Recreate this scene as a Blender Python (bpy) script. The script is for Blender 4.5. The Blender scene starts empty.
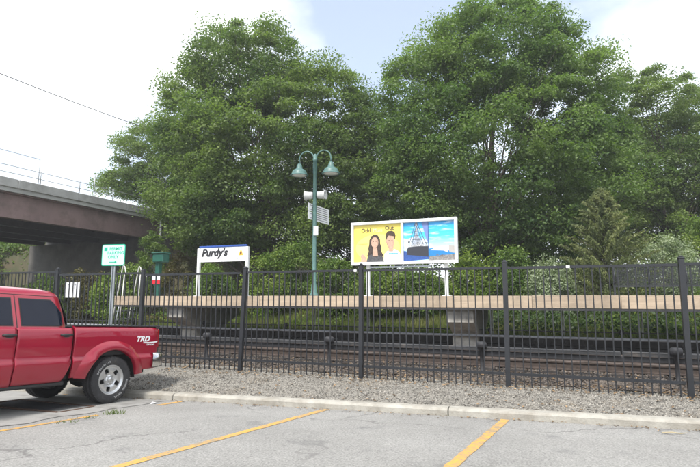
import bpy, bmesh, math, random
import numpy as np
from mathutils import Matrix, Vector

R = math.radians
rnd = random.Random(7)
scene = bpy.context.scene
COL = scene.collection

# ------------------------------------------------------------------ camera
EYE = 1.45
FPX = 505.0                      # focal length for a 700 px wide frame
PITCH = math.atan(63.5 / FPX)
cam_data = bpy.data.cameras.new("camera")
cam_data.sensor_width = 36.0
cam_data.lens = 36.0 * FPX / 700.0
cam_data.clip_start = 0.05
cam_data.clip_end = 3000.0
cam = bpy.data.objects.new("camera", cam_data)
cam.location = (0, 0, EYE)
cam.rotation_euler = (math.pi / 2 + PITCH, 0, 0)
COL.objects.link(cam)
scene.camera = cam

# ------------------------------------------------------------------ sky and sun
SUN_EL, SUN_AZ = 54.0, 205.0     # azimuth of the sun, clockwise from +Y
world = bpy.data.worlds.new("World")
scene.world = world
world.use_nodes = True
wn, wl = world.node_tree.nodes, world.node_tree.links
wn.clear()
w_out = wn.new("ShaderNodeOutputWorld")
w_bg = wn.new("ShaderNodeBackground")
w_bg.inputs["Strength"].default_value = 0.12
w_sky = wn.new("ShaderNodeTexSky")
w_sky.sky_type = 'NISHITA'
w_sky.sun_disc = False
w_sky.sun_elevation = R(SUN_EL)
w_sky.sun_rotation = R(SUN_AZ)
w_sky.dust_density = 2.0
w_tc = wn.new("ShaderNodeTexCoord")
w_map = wn.new("ShaderNodeMapping")
w_map.inputs["Scale"].default_value = (1.0, 1.0, 1.6)
w_map.inputs["Location"].default_value = (9.59, 4.27, 1.61)
w_n = wn.new("ShaderNodeTexNoise")
w_n.inputs["Scale"].default_value = 2.1
w_n.inputs["Detail"].default_value = 6.0
w_n.inputs["Roughness"].default_value = 0.5
w_r = wn.new("ShaderNodeValToRGB")
w_r.color_ramp.elements[0].position = 0.38
w_r.color_ramp.elements[0].color = (0.22, 0.22, 0.22, 1)
w_r.color_ramp.elements[1].position = 0.58
w_r.color_ramp.elements[1].color = (1, 1, 1, 1)
w_mix = wn.new("ShaderNodeMix")
w_mix.data_type = 'RGBA'
w_mix.inputs["B"].default_value = (7.6, 7.8, 8.0, 1)      # bright thin cloud
wl.new(w_tc.outputs["Generated"], w_map.inputs["Vector"])
wl.new(w_map.outputs["Vector"], w_n.inputs["Vector"])
wl.new(w_n.outputs["Fac"], w_r.inputs["Fac"])
wl.new(w_r.outputs["Color"], w_mix.inputs["Factor"])
wl.new(w_sky.outputs["Color"], w_mix.inputs["A"])
wl.new(w_mix.outputs["Result"], w_bg.inputs["Color"])
wl.new(w_bg.outputs["Background"], w_out.inputs["Surface"])

sun_data = bpy.data.lights.new("sun", 'SUN')
sun_data.energy = 2.3
sun_data.angle = R(10)
sun_data.color = (1.0, 0.96, 0.9)
sun = bpy.data.objects.new("sun", sun_data)
sdir = Vector((math.sin(R(SUN_AZ)) * math.cos(R(SUN_EL)), math.cos(R(SUN_AZ)) * math.cos(R(SUN_EL)), math.sin(R(SUN_EL))))
sun.rotation_euler = sdir.to_track_quat('Z', 'Y').to_euler()
sun.location = sdir * 60
COL.objects.link(sun)

scene.view_settings.view_transform = 'Standard'
scene.view_settings.look = 'None'
scene.view_settings.gamma = 1.0
scene.view_settings.exposure = 1.1
scene.view_settings.use_curve_mapping = False
scene.render.engine = 'CYCLES'
scene.cycles.max_bounces = 6
scene.cycles.diffuse_bounces = 3
scene.cycles.transmission_bounces = 4
scene.cycles.transparent_max_bounces = 6
scene.cycles.use_denoising = True

# ------------------------------------------------------------------ frames of reference
TH_F, TH_P = R(20.6), R(22.0)
FO = Vector((4.76, 7.27, 0))     # a fence post
PO = Vector((5.59, 11.3, 0))     # a point on the platform edge

def frame(th, o):
    c, s = math.cos(th), math.sin(th)
    def f(a, b, z=0.0):
        return Vector((o.x + a * c + b * s, o.y - a * s + b * c, z))
    def inv(x, y):
        dx, dy = x - o.x, y - o.y
        return dx * c - dy * s, dx * s + dy * c
    return f, inv
FF, FFi = frame(TH_F, FO)
PF, PFi = frame(TH_P, PO)

def at(px, py, Y):
    """world point at distance Y in front of the camera seen at photo pixel px, py (used for real distances)"""
    u, v = (px - 350.0) / FPX, (233.5 - py) / FPX
    cp, sp = math.cos(PITCH), math.sin(PITCH)
    d = Vector((u, cp - v * sp, sp + v * cp))
    d = d * (Y / d.y)
    return Vector((d.x, d.y, EYE + d.z))

def lot_z(x, y):
    return 0.37 - 0.067 * y

def sstep(a, b, x):
    t = np.clip((x - a) / (b - a), 0, 1)
    return t * t * (3 - 2 * t)

CURB_N = -1.65
def ground_z(x, y):
    s, n = PFi(x, y)
    sf, nf = FFi(x, y)
    left = sstep(-15.0, -20.0, s)
    n0 = 2.9 + 5.5 * left
    z = 0.02 + 0.10 * sstep(-4, -2.8, n)
    z = z + 1.15 * sstep(n0 - .5, n0 + 7.0, n) + 1.0 * sstep(n0 + 6, n0 + 20, n)
    # road embankment behind the far abutment, and the bank beyond the bridge
    m = sstep(11.3, 12.2, n) * sstep(-10.5, -21.5, s) * sstep(-46.0, -34.5, s)
    z = np.maximum(z, 5.3 * m)
    b = sstep(4.0, 13.0, n) * sstep(-35.5, -38.0, s)
    z = np.maximum(z, 4.8 * b)
    curb_z = lot_z(x, y) + 0.06
    t = np.clip((nf - (-1.5)) / 1.5, 0, 1)
    zv = curb_z * (1 - t) + z * t
    z = np.where(nf > 0, z, zv)
    z = np.where(nf < -1.5, lot_z(x, y) - 0.06, z)
    return z

# ------------------------------------------------------------------ materials
MATS = {}
def new_mat(name):
    m = bpy.data.materials.new(name)
    m.use_nodes = True
    m.node_tree.nodes.clear()
    out = m.node_tree.nodes.new("ShaderNodeOutputMaterial")
    return m, m.node_tree.nodes, m.node_tree.links, out

def mat(key, color, rough=0.6, metal=0.0, var=0.15, scale=8.0, bump=0.0, bscale=60.0, color2=None, coat=0.0,
        spec=0.5, dirt=None, dscale=1.5, dlo=0.55, dhi=0.75, island=0.0, stretch=None):
    """principled material with noise-driven colour variation, optional stains and fine relief"""
    if key in MATS:
        return MATS[key]
    m, N, L, out = new_mat(key)
    p = N.new("ShaderNodeBsdfPrincipled")
    p.inputs["Roughness"].default_value = rough
    p.inputs["Metallic"].default_value = metal
    p.inputs["Specular IOR Level"].default_value = spec
    if coat:
        p.inputs["Coat Weight"].default_value = coat
        p.inputs["Coat Roughness"].default_value = 0.06
    tc = N.new("ShaderNodeTexCoord")
    vec = tc.outputs["Object"]
    if stretch:
        mp = N.new("ShaderNodeMapping")
        mp.inputs["Scale"].default_value = stretch
        L.new(vec, mp.inputs["Vector"])
        vec = mp.outputs["Vector"]
    nz = N.new("ShaderNodeTexNoise")
    nz.inputs["Scale"].default_value = scale
    nz.inputs["Detail"].default_value = 6
    nz.inputs["Roughness"].default_value = 0.65
    L.new(vec, nz.inputs["Vector"])
    ramp = N.new("ShaderNodeValToRGB")
    c = Vector(color)
    c2 = Vector(color2) if color2 else c * (1 + var)
    c1 = c if color2 else c * (1 - var)
    ramp.color_ramp.elements[0].position = 0.35
    ramp.color_ramp.elements[1].position = 0.65
    ramp.color_ramp.elements[0].color = (*c1, 1)
    ramp.color_ramp.elements[1].color = (*c2, 1)
    L.new(nz.outputs["Fac"], ramp.inputs["Fac"])
    col = ramp.outputs["Color"]
    if dirt:
        dn = N.new("ShaderNodeTexNoise")
        dn.inputs["Scale"].default_value = dscale
        dn.inputs["Detail"].default_value = 8
        dn.inputs["Roughness"].default_value = 0.7
        L.new(tc.outputs["Object"], dn.inputs["Vector"])
        dr = N.new("ShaderNodeMapRange")
        dr.inputs["From Min"].default_value = dlo
        dr.inputs["From Max"].default_value = dhi
        L.new(dn.outputs["Fac"], dr.inputs["Value"])
        mx = N.new("ShaderNodeMix")
        mx.data_type = 'RGBA'
        mx.inputs["B"].default_value = (*dirt, 1)
        L.new(dr.outputs["Result"], mx.inputs["Factor"])
        L.new(col, mx.inputs["A"])
        col = mx.outputs["Result"]
    if island:
        g = N.new("ShaderNodeNewGeometry")
        oi = N.new("ShaderNodeObjectInfo")
        ad = N.new("ShaderNodeMath"); ad.operation = 'ADD'
        L.new(g.outputs["Random Per Island"], ad.inputs[0])
        L.new(oi.outputs["Random"], ad.inputs[1])
        fr = N.new("ShaderNodeMath"); fr.operation = 'FRACT'
        L.new(ad.outputs[0], fr.inputs[0])
        mr = N.new("ShaderNodeMapRange")
        mr.inputs["To Min"].default_value = 1 - island
        mr.inputs["To Max"].default_value = 1 + island
        L.new(fr.outputs[0], mr.inputs["Value"])
        vm = N.new("ShaderNodeVectorMath"); vm.operation = 'SCALE'
        L.new(col, vm.inputs[0])
        L.new(mr.outputs["Result"], vm.inputs["Scale"])
        col = vm.outputs["Vector"]
    L.new(col, p.inputs["Base Color"])
    if bump:
        bn = N.new("ShaderNodeTexNoise")
        bn.inputs["Scale"].default_value = bscale
        bn.inputs["Detail"].default_value = 5
        L.new(vec, bn.inputs["Vector"])
        b = N.new("ShaderNodeBump")
        b.inputs["Strength"].default_value = bump
        b.inputs["Distance"].default_value = 0.02
        L.new(bn.outputs["Fac"], b.inputs["Height"])
        L.new(b.outputs["Normal"], p.inputs["Normal"])
    L.new(p.outputs["BSDF"], out.inputs["Surface"])
    MATS[key] = m
    return m

def leaf_mat(key, dark, light, trans=0.35, hue=0.3):
    """leaf: diffuse front, light passing through, each leaf its own tint, clumps drifting in hue"""
    if key in MATS:
        return MATS[key]
    m, N, L, out = new_mat(key)
    g = N.new("ShaderNodeNewGeometry")
    tc = N.new("ShaderNodeTexCoord")
    nz = N.new("ShaderNodeAttribute"); nz.attribute_name = "tint"    # each spray of leaves has its own tint
    a = N.new("ShaderNodeMath"); a.operation = 'MULTIPLY_ADD'
    a.inputs[1].default_value = hue
    L.new(g.outputs["Random Per Island"], a.inputs[0])
    b = N.new("ShaderNodeMath"); b.operation = 'MULTIPLY'
    b.inputs[1].default_value = 1.0 - hue
    L.new(nz.outputs["Fac"], b.inputs[0])
    L.new(b.outputs[0], a.inputs[2])
    r = N.new("ShaderNodeValToRGB")
    r.color_ramp.elements[0].position = 0.18
    r.color_ramp.elements[1].position = 0.88
    r.color_ramp.elements[0].color = (*dark, 1)
    r.color_ramp.elements[1].color = (*light, 1)
    L.new(a.outputs[0], r.inputs["Fac"])
    p = N.new("ShaderNodeBsdfPrincipled")
    p.inputs["Roughness"].default_value = 0.5
    p.inputs["Specular IOR Level"].default_value = 0.35
    L.new(r.outputs["Color"], p.inputs["Base Color"])
    t = N.new("ShaderNodeBsdfTranslucent")
    br = N.new("ShaderNodeVectorMath"); br.operation = 'MULTIPLY'
    br.inputs[1].default_value = (1.25, 1.45, 0.6)
    L.new(r.outputs["Color"], br.inputs[0])
    L.new(br.outputs["Vector"], t.inputs["Color"])
    mx = N.new("ShaderNodeMixShader")
    mx.inputs["Fac"].default_value = trans
    L.new(p.outputs["BSDF"], mx.inputs[1])
    L.new(t.outputs["BSDF"], mx.inputs[2])
    L.new(mx.outputs["Shader"], out.inputs["Surface"])
    MATS[key] = m
    return m

# ------------------------------------------------------------------ mesh builder
class MB:
    def __init__(self):
        self.v, self.f, self.smooth = [], [], []
    def add(self, vs, fs, smooth=False):
        o = len(self.v)
        self.v.extend([tuple(p) for p in vs])
        self.f.extend([tuple(i + o for i in f) for f in fs])
        self.smooth.extend([smooth] * len(fs))
        return self
    def box(self, c, size, rot=None, bevel=0.0):
        x, y, z = [d / 2 for d in size]
        if bevel:
            b = min(bevel, x * .9, y * .9, z * .9)
            vs, idx = [], {}
            for sx in (-1, 1):
                for sy in (-1, 1):
                    for sz in (-1, 1):
                        for k, q in enumerate(((x, y - b, z - b), (x - b, y, z - b), (x - b, y - b, z))):
                            idx[(sx, sy, sz, k)] = len(vs)
                            vs.append(Vector((sx * q[0], sy * q[1], sz * q[2])))
            fs = []
            def I(*a): return idx[a]
            for s in (-1, 1):
                fs.append([I(s, -1, -1, 0), I(s, 1, -1, 0), I(s, 1, 1, 0), I(s, -1, 1, 0)])
                fs.append([I(-1, s, -1, 1), I(1, s, -1, 1), I(1, s, 1, 1), I(-1, s, 1, 1)])
                fs.append([I(-1, -1, s, 2), I(1, -1, s, 2), I(1, 1, s, 2), I(-1, 1, s, 2)])
            for s in (-1, 1):
                for t in (-1, 1):
                    fs.append([I(s, t, -1, 0), I(s, t, 1, 0), I(s, t, 1, 1), I(s, t, -1, 1)])
                    fs.append([I(s, -1, t, 0), I(s, 1, t, 0), I(s, 1, t, 2), I(s, -1, t, 2)])
                    fs.append([I(-1, s, t, 1), I(1, s, t, 1), I(1, s, t, 2), I(-1, s, t, 2)])
                    for u in (-1, 1):
                        fs.append([I(s, t, u, 0), I(s, t, u, 1), I(s, t, u, 2)])
        else:
            vs = [Vector((sx * x, sy * y, sz * z)) for sx in (-1, 1) for sy in (-1, 1) for sz in (-1, 1)]
            fs = [(0, 1, 3, 2), (4, 6, 7, 5), (0, 4, 5, 1), (2, 3, 7, 6), (0, 2, 6, 4), (1, 5, 7, 3)]
        if rot is not None:
            vs = [rot @ p for p in vs]
        c = Vector(c)
        return self.add([p + c for p in vs], fs)
    def tube(self, pts, rad, seg=8, cap=True, smooth=True):
        pts = [Vector(p) for p in pts]
        n = len(pts)
        rad = [rad] * n if isinstance(rad, (int, float)) else rad
        vs, fs = [], []
        prev = None
        for i, p in enumerate(pts):
            d = (pts[min(i + 1, n - 1)] - pts[max(i - 1, 0)])
            d = d.normalized() if d.length > 1e-9 else Vector((0, 0, 1))
            if prev is None:
                a = d.cross(Vector((0, 0, 1)))
                if a.length < 1e-3:
                    a = d.cross(Vector((1, 0, 0)))
            else:
                a = prev - d * prev.dot(d)
            a.normalize(); prev = a
            b = d.cross(a)
            for k in range(seg):
                t = 2 * math.pi * k / seg
                vs.append(p + (a * math.cos(t) + b * math.sin(t)) * rad[i])
        for i in range(n - 1):
            for k in range(seg):
                k2 = (k + 1) % seg
                fs.append((i * seg + k, i * seg + k2, (i + 1) * seg + k2, (i + 1) * seg + k))
        self.add(vs, fs, smooth)
        if cap:
            o = len(self.v) - len(vs)
            self.f.append(tuple(o + k for k in range(seg))[::-1]); self.smooth.append(False)
            self.f.append(tuple(o + (n - 1) * seg + k for k in range(seg))); self.smooth.append(False)
        return self
    def lathe(self, prof, seg=24, M=None, smooth=True, arc=None):
        """prof: (r, h) pairs turned about local Z"""
        vs, fs = [], []
        n = len(prof)
        for k in range(seg):
            t = 2 * math.pi * k / seg
            for r, h in prof:
                p = Vector((r * math.cos(t), r * math.sin(t), h))
                vs.append(M @ p if M is not None else p)
        for k in range(seg):
            k2 = (k + 1) % seg
            for i in range(n - 1):
                fs.append((k * n + i, k2 * n + i, k2 * n + i + 1, k * n + i + 1))
        return self.add(vs, fs, smooth)
    def prism(self, outline, t, M=None):
        """outline in local XY, extruded t along local Z"""
        n = len(outline)
        vs = [Vector((x, y, 0)) for x, y in outline] + [Vector((x, y, t)) for x, y in outline]
        if M is not None:
            vs = [M @ p for p in vs]
        fs = [tuple(range(n))[::-1], tuple(range(n, 2 * n))]
        for i in range(n):
            j = (i + 1) % n
            fs.append((i, j, n + j, n + i))
        return self.add(vs, fs)
    def build(self, name, m, parent=None, loc=None, rot=None, smooth=None):
        me = bpy.data.meshes.new(name)
        me.from_pydata(self.v, [], self.f)
        bm = bmesh.new(); bm.from_mesh(me)
        bmesh.ops.recalc_face_normals(bm, faces=bm.faces)
        bm.to_mesh(me); bm.free()
        sm = self.smooth if smooth is None else [smooth] * len(me.polygons)
        if len(sm) == len(me.polygons):
            me.polygons.foreach_set("use_smooth", sm)
        me.materials.append(m)
        o = bpy.data.objects.new(name, me)
        COL.objects.link(o)
        if parent is not None:
            o.parent = parent
        if loc is not None:
            o.location = loc
        if rot is not None:
            o.rotation_euler = rot
        return o

def tag(o, label=None, cat=None, group=None, kind=None):
    if label: o["label"] = label
    if cat: o["category"] = cat
    if group: o["group"] = group
    if kind: o["kind"] = kind
    return o

def thing(name, label, cat, loc=(0, 0, 0), rotz=0.0, group=None):
    o = bpy.data.objects.new(name, None)
    COL.objects.link(o)
    o.empty_display_size = 0.2
    o.location = loc
    o.rotation_euler = (0, 0, rotz)
    return tag(o, label, cat, group)

def inst(name, data, parent, loc=(0, 0, 0), rot=(0, 0, 0), scale=(1, 1, 1)):
    o = bpy.data.objects.new(name, data)
    COL.objects.link(o)
    o.parent = parent
    o.location = loc; o.rotation_euler = rot; o.scale = scale
    return o

def np_mesh(name, V, F, m, parent=None, smooth=False):
    """V (n,3), F (k,c) arrays with one face size"""
    me = bpy.data.meshes.new(name)
    k, c = F.shape
    me.vertices.add(len(V)); me.vertices.foreach_set("co", V.astype(np.float32).ravel())
    me.loops.add(k * c); me.loops.foreach_set("vertex_index", F.astype(np.int32).ravel())
    me.polygons.add(k)
    me.polygons.foreach_set("loop_start", (np.arange(k) * c).astype(np.int32))
    me.polygons.foreach_set("loop_total", np.full(k, c, np.int32))
    if smooth:
        me.polygons.foreach_set("use_smooth", np.ones(k, bool))
    me.update(calc_edges=True)
    me.materials.append(m)
    o = bpy.data.objects.new(name, me)
    COL.objects.link(o)
    if parent is not None:
        o.parent = parent
    return o

def text(name, body, size, m, parent, M, shear=0.0, bold=0.0, ext=0.001, align='LEFT', sx=1.0):
    cu = bpy.data.curves.new(name, 'FONT')
    cu.body = body; cu.size = size; cu.shear = shear; cu.offset = bold; cu.extrude = ext
    cu.align_x = align; cu.align_y = 'BOTTOM_BASELINE'; cu.resolution_u = 3
    tmp = bpy.data.objects.new(name + "_tmp", cu)
    COL.objects.link(tmp)
    dg = bpy.context.evaluated_depsgraph_get()
    me = bpy.data.meshes.new_from_object(tmp.evaluated_get(dg))
    bpy.data.objects.remove(tmp); bpy.data.curves.remove(cu)
    me.name = name
    me.transform(Matrix(M) @ Matrix.Diagonal((sx, 1, 1, 1)))
    me.materials.clear(); me.materials.append(m)
    o = bpy.data.objects.new(name, me)
    COL.objects.link(o)
    if parent is not None:
        o.parent = parent
    return o

def upright(x, y, z):
    """text/prism matrix: local X stays X, local Y becomes up, local Z faces -Y (towards the viewer side)"""
    return Matrix(((1, 0, 0, x), (0, 0, -1, y), (0, 1, 0, z), (0, 0, 0, 1)))

# palette
M_black = mat('fence_paint', (0.016, 0.018, 0.022), rough=0.45, var=0.2, scale=5, dirt=(0.035, 0.035, 0.036), dscale=3)
M_galv = mat('galvanised', (0.36, 0.39, 0.41), rough=0.45, metal=0.6, var=0.12, scale=14)
M_white = mat('white_paint', (0.72, 0.73, 0.72), rough=0.45, var=0.05, scale=4, dirt=(0.5, 0.5, 0.47), dscale=2.5)
M_sign = mat('sign_white', (0.80, 0.81, 0.82), rough=0.4, var=0.03)
M_ink = mat('ink_black', (0.015, 0.015, 0.018), rough=0.5, var=0.1)
M_conc = mat('concrete', (0.40, 0.39, 0.36), rough=0.9, var=0.18, scale=3, bump=0.3, bscale=40, dirt=(0.22, 0.21, 0.19), dscale=1.2)
M_rust = mat('rusty_steel', (0.075, 0.040, 0.026), rough=0.85, var=0.35, scale=12, bump=0.3)
M_dark = mat('dark_steel', (0.025, 0.025, 0.028), rough=0.6, var=0.3, scale=9)
M_green_pole = mat('verdigris_paint', (0.072, 0.150, 0.136), rough=0.45, var=0.15, scale=6, dirt=(0.11, 0.19, 0.175), dscale=4)
M_bark = mat('bark', (0.075, 0.060, 0.045), rough=0.95, var=0.4, scale=6, bump=0.8, bscale=14, stretch=(1, 1, 0.25))
# ------------------------------------------------------------------ ground, lot, verge, ballast
def sheet(name, frame_f, ss, ns, zf, m, kind='structure', thick=False, smooth=True):
    V = []
    for n in ns:
        for s in ss:
            p = frame_f(s, n)
            V.append((p.x, p.y, 0))
    V = np.array(V)
    V[:, 2] = zf(V[:, 0], V[:, 1])
    a, b = len(ss), len(ns)
    F = []
    for j in range(b - 1):
        for i in range(a - 1):
            F.append((j * a + i, j * a + i + 1, (j + 1) * a + i + 1, (j + 1) * a + i))
    o = np_mesh(name, V, np.array(F), m, smooth=smooth)
    return tag(o, kind=kind)

def vnoise(x, y, sc, seed=0):
    return (np.sin(x * sc * 1.7 + seed) * np.sin(y * sc * 2.1 + seed * 1.3) + 0.6 * np.sin(x * sc * 4.3 - y * sc * 3.1 + seed)
            + 0.4 * np.sin(x * sc * 7.9 + y * sc * 8.7 + 2 * seed)) / 2.0

M_ground = mat('earth', (0.045, 0.055, 0.022), rough=1.0, scale=1.3, color2=(0.075, 0.062, 0.036), bump=0.5, bscale=9)
ss = sorted(set([-600, -300, -160, -100, -80] + list(np.arange(-62, 26, 1.0)) + [30, 40, 60, 100, 200, 500]))
ns = sorted(set([-200, -100, -40, -20, -10, -5, -3, -1.9, -1.5, -0.75] + list(np.arange(0, 9, 0.75)) + list(np.arange(9, 30, 1.0)) + [34, 40, 55, 80, 140, 300, 700]))
gr = sheet('ground', FF, ss, ns, lambda x, y: ground_z(x, y) - 0.02, M_ground)

# asphalt: worn grey with patches, hairline cracks and aggregate
def asphalt():
    m, N, L, out = new_mat('asphalt')
    p = N.new("ShaderNodeBsdfPrincipled"); p.inputs["Roughness"].default_value = 0.9
    tc = N.new("ShaderNodeTexCoord")
    def noise(sc, det=6, ro=0.6):
        n = N.new("ShaderNodeTexNoise")
        n.inputs["Scale"].default_value = sc; n.inputs["Detail"].default_value = det; n.inputs["Roughness"].default_value = ro
        L.new(tc.outputs["Object"], n.inputs["Vector"]); return n
    def ramp(a, b, c1, c2, src):
        r = N.new("ShaderNodeValToRGB")
        r.color_ramp.elements[0].position = a; r.color_ramp.elements[1].position = b
        r.color_ramp.elements[0].color = (*c1, 1); r.color_ramp.elements[1].color = (*c2, 1)
        L.new(src, r.inputs["Fac"]); return r
    big = ramp(.3, .7, (.205, .200, .190), (.290, .285, .272), noise(.55, 8, .65).outputs["Fac"])
    fine = ramp(.30, .72, (.45, .45, .45), (1.5, 1.5, 1.47), noise(55, 4, .75).outputs["Fac"])
    mul = N.new("ShaderNodeMix"); mul.data_type = 'RGBA'; mul.blend_type = 'MULTIPLY'; mul.inputs["Factor"].default_value = 1
    L.new(big.outputs["Color"], mul.inputs["A"]); L.new(fine.outputs["Color"], mul.inputs["B"])
    # cracks
    warp = noise(1.1, 5, .6)
    ad = N.new("ShaderNodeVectorMath"); ad.operation = 'MULTIPLY_ADD'
    ad.inputs[1].default_value = (1.3, 1.3, 1.3)
    L.new(warp.outputs["Color"], ad.inputs[0]); L.new(tc.outputs["Object"], ad.inputs[2])
    vo = N.new("ShaderNodeTexVoronoi"); vo.feature = 'DISTANCE_TO_EDGE'; vo.inputs["Scale"].default_value = 0.42
    L.new(ad.outputs["Vector"], vo.inputs["Vector"])
    cr = ramp(.005, .013, (1, 1, 1), (0, 0, 0), vo.outputs["Distance"])
    pres = ramp(.42, .54, (0, 0, 0), (.75, .75, .75), noise(.5, 3, .5).outputs["Fac"])
    cm = N.new("ShaderNodeMath"); cm.operation = 'MULTIPLY'
    L.new(cr.outputs["Color"], cm.inputs[0]); L.new(pres.outputs["Color"], cm.inputs[1])
    mx = N.new("ShaderNodeMix"); mx.data_type = 'RGBA'; mx.inputs["B"].default_value = (.105, .10, .095, 1)
    L.new(cm.outputs[0], mx.inputs["Factor"]); L.new(mul.outputs["Result"], mx.inputs["A"])
    # oil spots
    oil = ramp(.58, .70, (0, 0, 0), (.55, .55, .55), noise(1.3, 6, .65).outputs["Fac"])
    m2 = N.new("ShaderNodeMix"); m2.data_type = 'RGBA'; m2.inputs["B"].default_value = (.10, .10, .10, 1)
    L.new(oil.outputs["Color"], m2.inputs["Factor"]); L.new(mx.outputs["Result"], m2.inputs["A"])
    L.new(m2.outputs["Result"], p.inputs["Base Color"])
    b = N.new("ShaderNodeBump"); b.inputs["Strength"].default_value = .5; b.inputs["Distance"].default_value = .008
    L.new(noise(110, 3, .7).outputs["Fac"], b.inputs["Height"])
    L.new(b.outputs["Normal"], p.inputs["Normal"])
    L.new(p.outputs["BSDF"], out.inputs["Surface"])
    return m
M_asph = asphalt()
sheet('parking_lot', FF, [-60, -30, -15, -8, 0, 8, 20, 50], [-60, -30, -12, -6, -3, CURB_N], lambda x, y: lot_z(x, y), M_asph)

# worn painted bay lines
def paint_mat():
    m, N, L, out = new_mat('bay_paint')
    p = N.new("ShaderNodeBsdfPrincipled"); p.inputs["Roughness"].default_value = .8
    tc = N.new("ShaderNodeTexCoord")
    n = N.new("ShaderNodeTexNoise"); n.inputs["Scale"].default_value = 26; n.inputs["Detail"].default_value = 6; n.inputs["Roughness"].default_value = .75
    n2 = N.new("ShaderNodeTexNoise"); n2.inputs["Scale"].default_value = 2.2; n2.inputs["Detail"].default_value = 3
    L.new(tc.outputs["Object"], n.inputs["Vector"]); L.new(tc.outputs["Object"], n2.inputs["Vector"])
    a = N.new("ShaderNodeMath"); a.operation = 'MULTIPLY_ADD'; a.inputs[1].default_value = .5
    L.new(n2.outputs["Fac"], a.inputs[0]); L.new(n.outputs["Fac"], a.inputs[2])
    r = N.new("ShaderNodeValToRGB")
    r.color_ramp.elements[0].position = .66; r.color_ramp.elements[1].position = .86
    r.color_ramp.elements[0].color = (.58, .31, .055, 1); r.color_ramp.elements[1].color = (.24, .20, .14, 1)
    L.new(a.outputs[0], r.inputs["Fac"]); L.new(r.outputs["Color"], p.inputs["Base Color"])
    L.new(p.outputs["BSDF"], out.inputs["Surface"])
    return m
M_paint = paint_mat()
rough_edge = random.Random(3)
def bay_line(p0, p1, w):
    p0, p1 = Vector(p0), Vector(p1)
    d = (p1 - p0); ln = d.length; d.normalize(); q = Vector((-d.y, d.x))
    mb = MB(); k = max(2, int(ln / .06)); vs = []
    for i in range(k + 1):
        c = p0 + d * ln * i / k
        a = c + q * (w / 2 + rough_edge.uniform(-.006, .006)); b = c - q * (w / 2 + rough_edge.uniform(-.006, .006))
        for t in (a, b):
            vs.append((t.x, t.y, lot_z(t.x, t.y) + 0.004))
    mb.add(vs, [(2 * i, 2 * i + 1, 2 * i + 3, 2 * i + 2) for i in range(k)])
    o = mb.build('bay_marking', M_paint)
    return tag(o, kind='structure')
ends = [(1.95, 6.56), (-.32, 7.41), (-2.62, 8.27), (-4.95, 9.14), (4.2, 5.72), (6.5, 4.85)]
LD = Vector((math.sin(R(26.7)), math.cos(R(26.7))))
for i, e in enumerate(ends):
    e = Vector(e)
    if i == 2:        # worn through in the middle
        bay_line(e - LD * .05, e - LD * .55, .10)
        bay_line(e - LD * 1.55, e - LD * 5.4, .085)
    else:
        bay_line(e - LD * .02, e - LD * 5.4, .105)

# concrete apron beside the first bay, where the pickup stands
M_apron = mat('worn_concrete', (0.27, 0.265, 0.25), rough=0.9, var=0.12, scale=2.2, bump=.3, bscale=70, dirt=(.13, .125, .115), dscale=1.6, dlo=.5, dhi=.72)
mb = MB()
e2 = Vector(ends[2]) - Vector((.10, -.03))
a1 = e2 - LD * .10; a2 = e2 - LD * 6.0
tl = Vector((-.936, .352))
pl = []
k = 24
for i in range(k + 1):
    c = a1.lerp(a2, i / k)
    c = c + tl * (.16 + .05 * math.sin(i * 1.9) + .03 * math.sin(i * 4.7))
    d = c + tl * 3.4
    pl += [(c.x, c.y, lot_z(c.x, c.y) + .006), (d.x, d.y, lot_z(d.x, d.y) + .006)]
mb.add(pl, [(2 * i, 2 * i + 1, 2 * i + 3, 2 * i + 2) for i in range(k)])
tag(mb.build('concrete_apron', M_apron), kind='structure')

# kerb of separate concrete lengths
kerb = bpy.data.objects.new('kerb', None); COL.objects.link(kerb); tag(kerb, kind='structure')
M_kerb = mat('kerb_concrete', (0.34, 0.325, 0.285), rough=0.9, var=0.14, scale=5, bump=.35, bscale=50, dirt=(.20, .18, .145), dscale=2.3, dlo=.45, dhi=.72)
SEG = 4.4
s0 = -3.1
KH = 0.10
for i in range(-8, 6):
    a, b = s0 + i * SEG + .008, s0 + (i + 1) * SEG - .008
    mb = MB(); cols = 16; vs = []
    jr = random.Random(50 + i)
    for j in range(cols + 1):
        s = a + (b - a) * j / cols
        p = FF(s, CURB_N); z = lot_z(p.x, p.y)
        w = jr.uniform(-.004, .004)
        for (dn, dz) in ((0, -.2), (0.0 + w, KH - .03), (.022 + w, KH - .006), (.04, KH), (.145, KH + .002), (.15, KH - .02), (.15, -.2)):
            q = FF(s, CURB_N + dn, z + dz); vs.append(q)
    fs = []
    for j in range(cols):
        for r_ in range(6):
            fs.append((j * 7 + r_, j * 7 + r_ + 1, (j + 1) * 7 + r_ + 1, (j + 1) * 7 + r_))
    fs.append(tuple(range(7))); fs.append(tuple(cols * 7 + r_ for r_ in range(7)))
    mb.add(vs, fs)
    mb.build('kerb_segment', M_kerb, kerb)

# gravel verge between kerb and fence
M_gravel = mat('gravel_bed', (0.15, 0.14, 0.122), rough=1.0, scale=45, color2=(0.30, 0.285, 0.25), bump=1.0, bscale=60, dirt=(.20, .16, .11), dscale=.9, dlo=.52, dhi=.7)
def verge_z(x, y):
    sf, nf = FFi(x, y)
    t = np.clip((nf + 1.5) / 1.5, 0, 1)
    z = (lot_z(x, y) + KH - .035) * (1 - t) + 0.02 * t
    z = z + .06 * np.sin(np.clip((nf + 1.5) / 1.8, 0, 1) * math.pi)
    z = z + np.where(nf > 0, 0.06 * nf, 0)
    return z + .012 * vnoise(x, y, 1.6)
sheet('gravel_verge', FF, list(np.arange(-26, 14, .25)), list(np.arange(-1.5, .56, .1)), verge_z, M_gravel)

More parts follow.
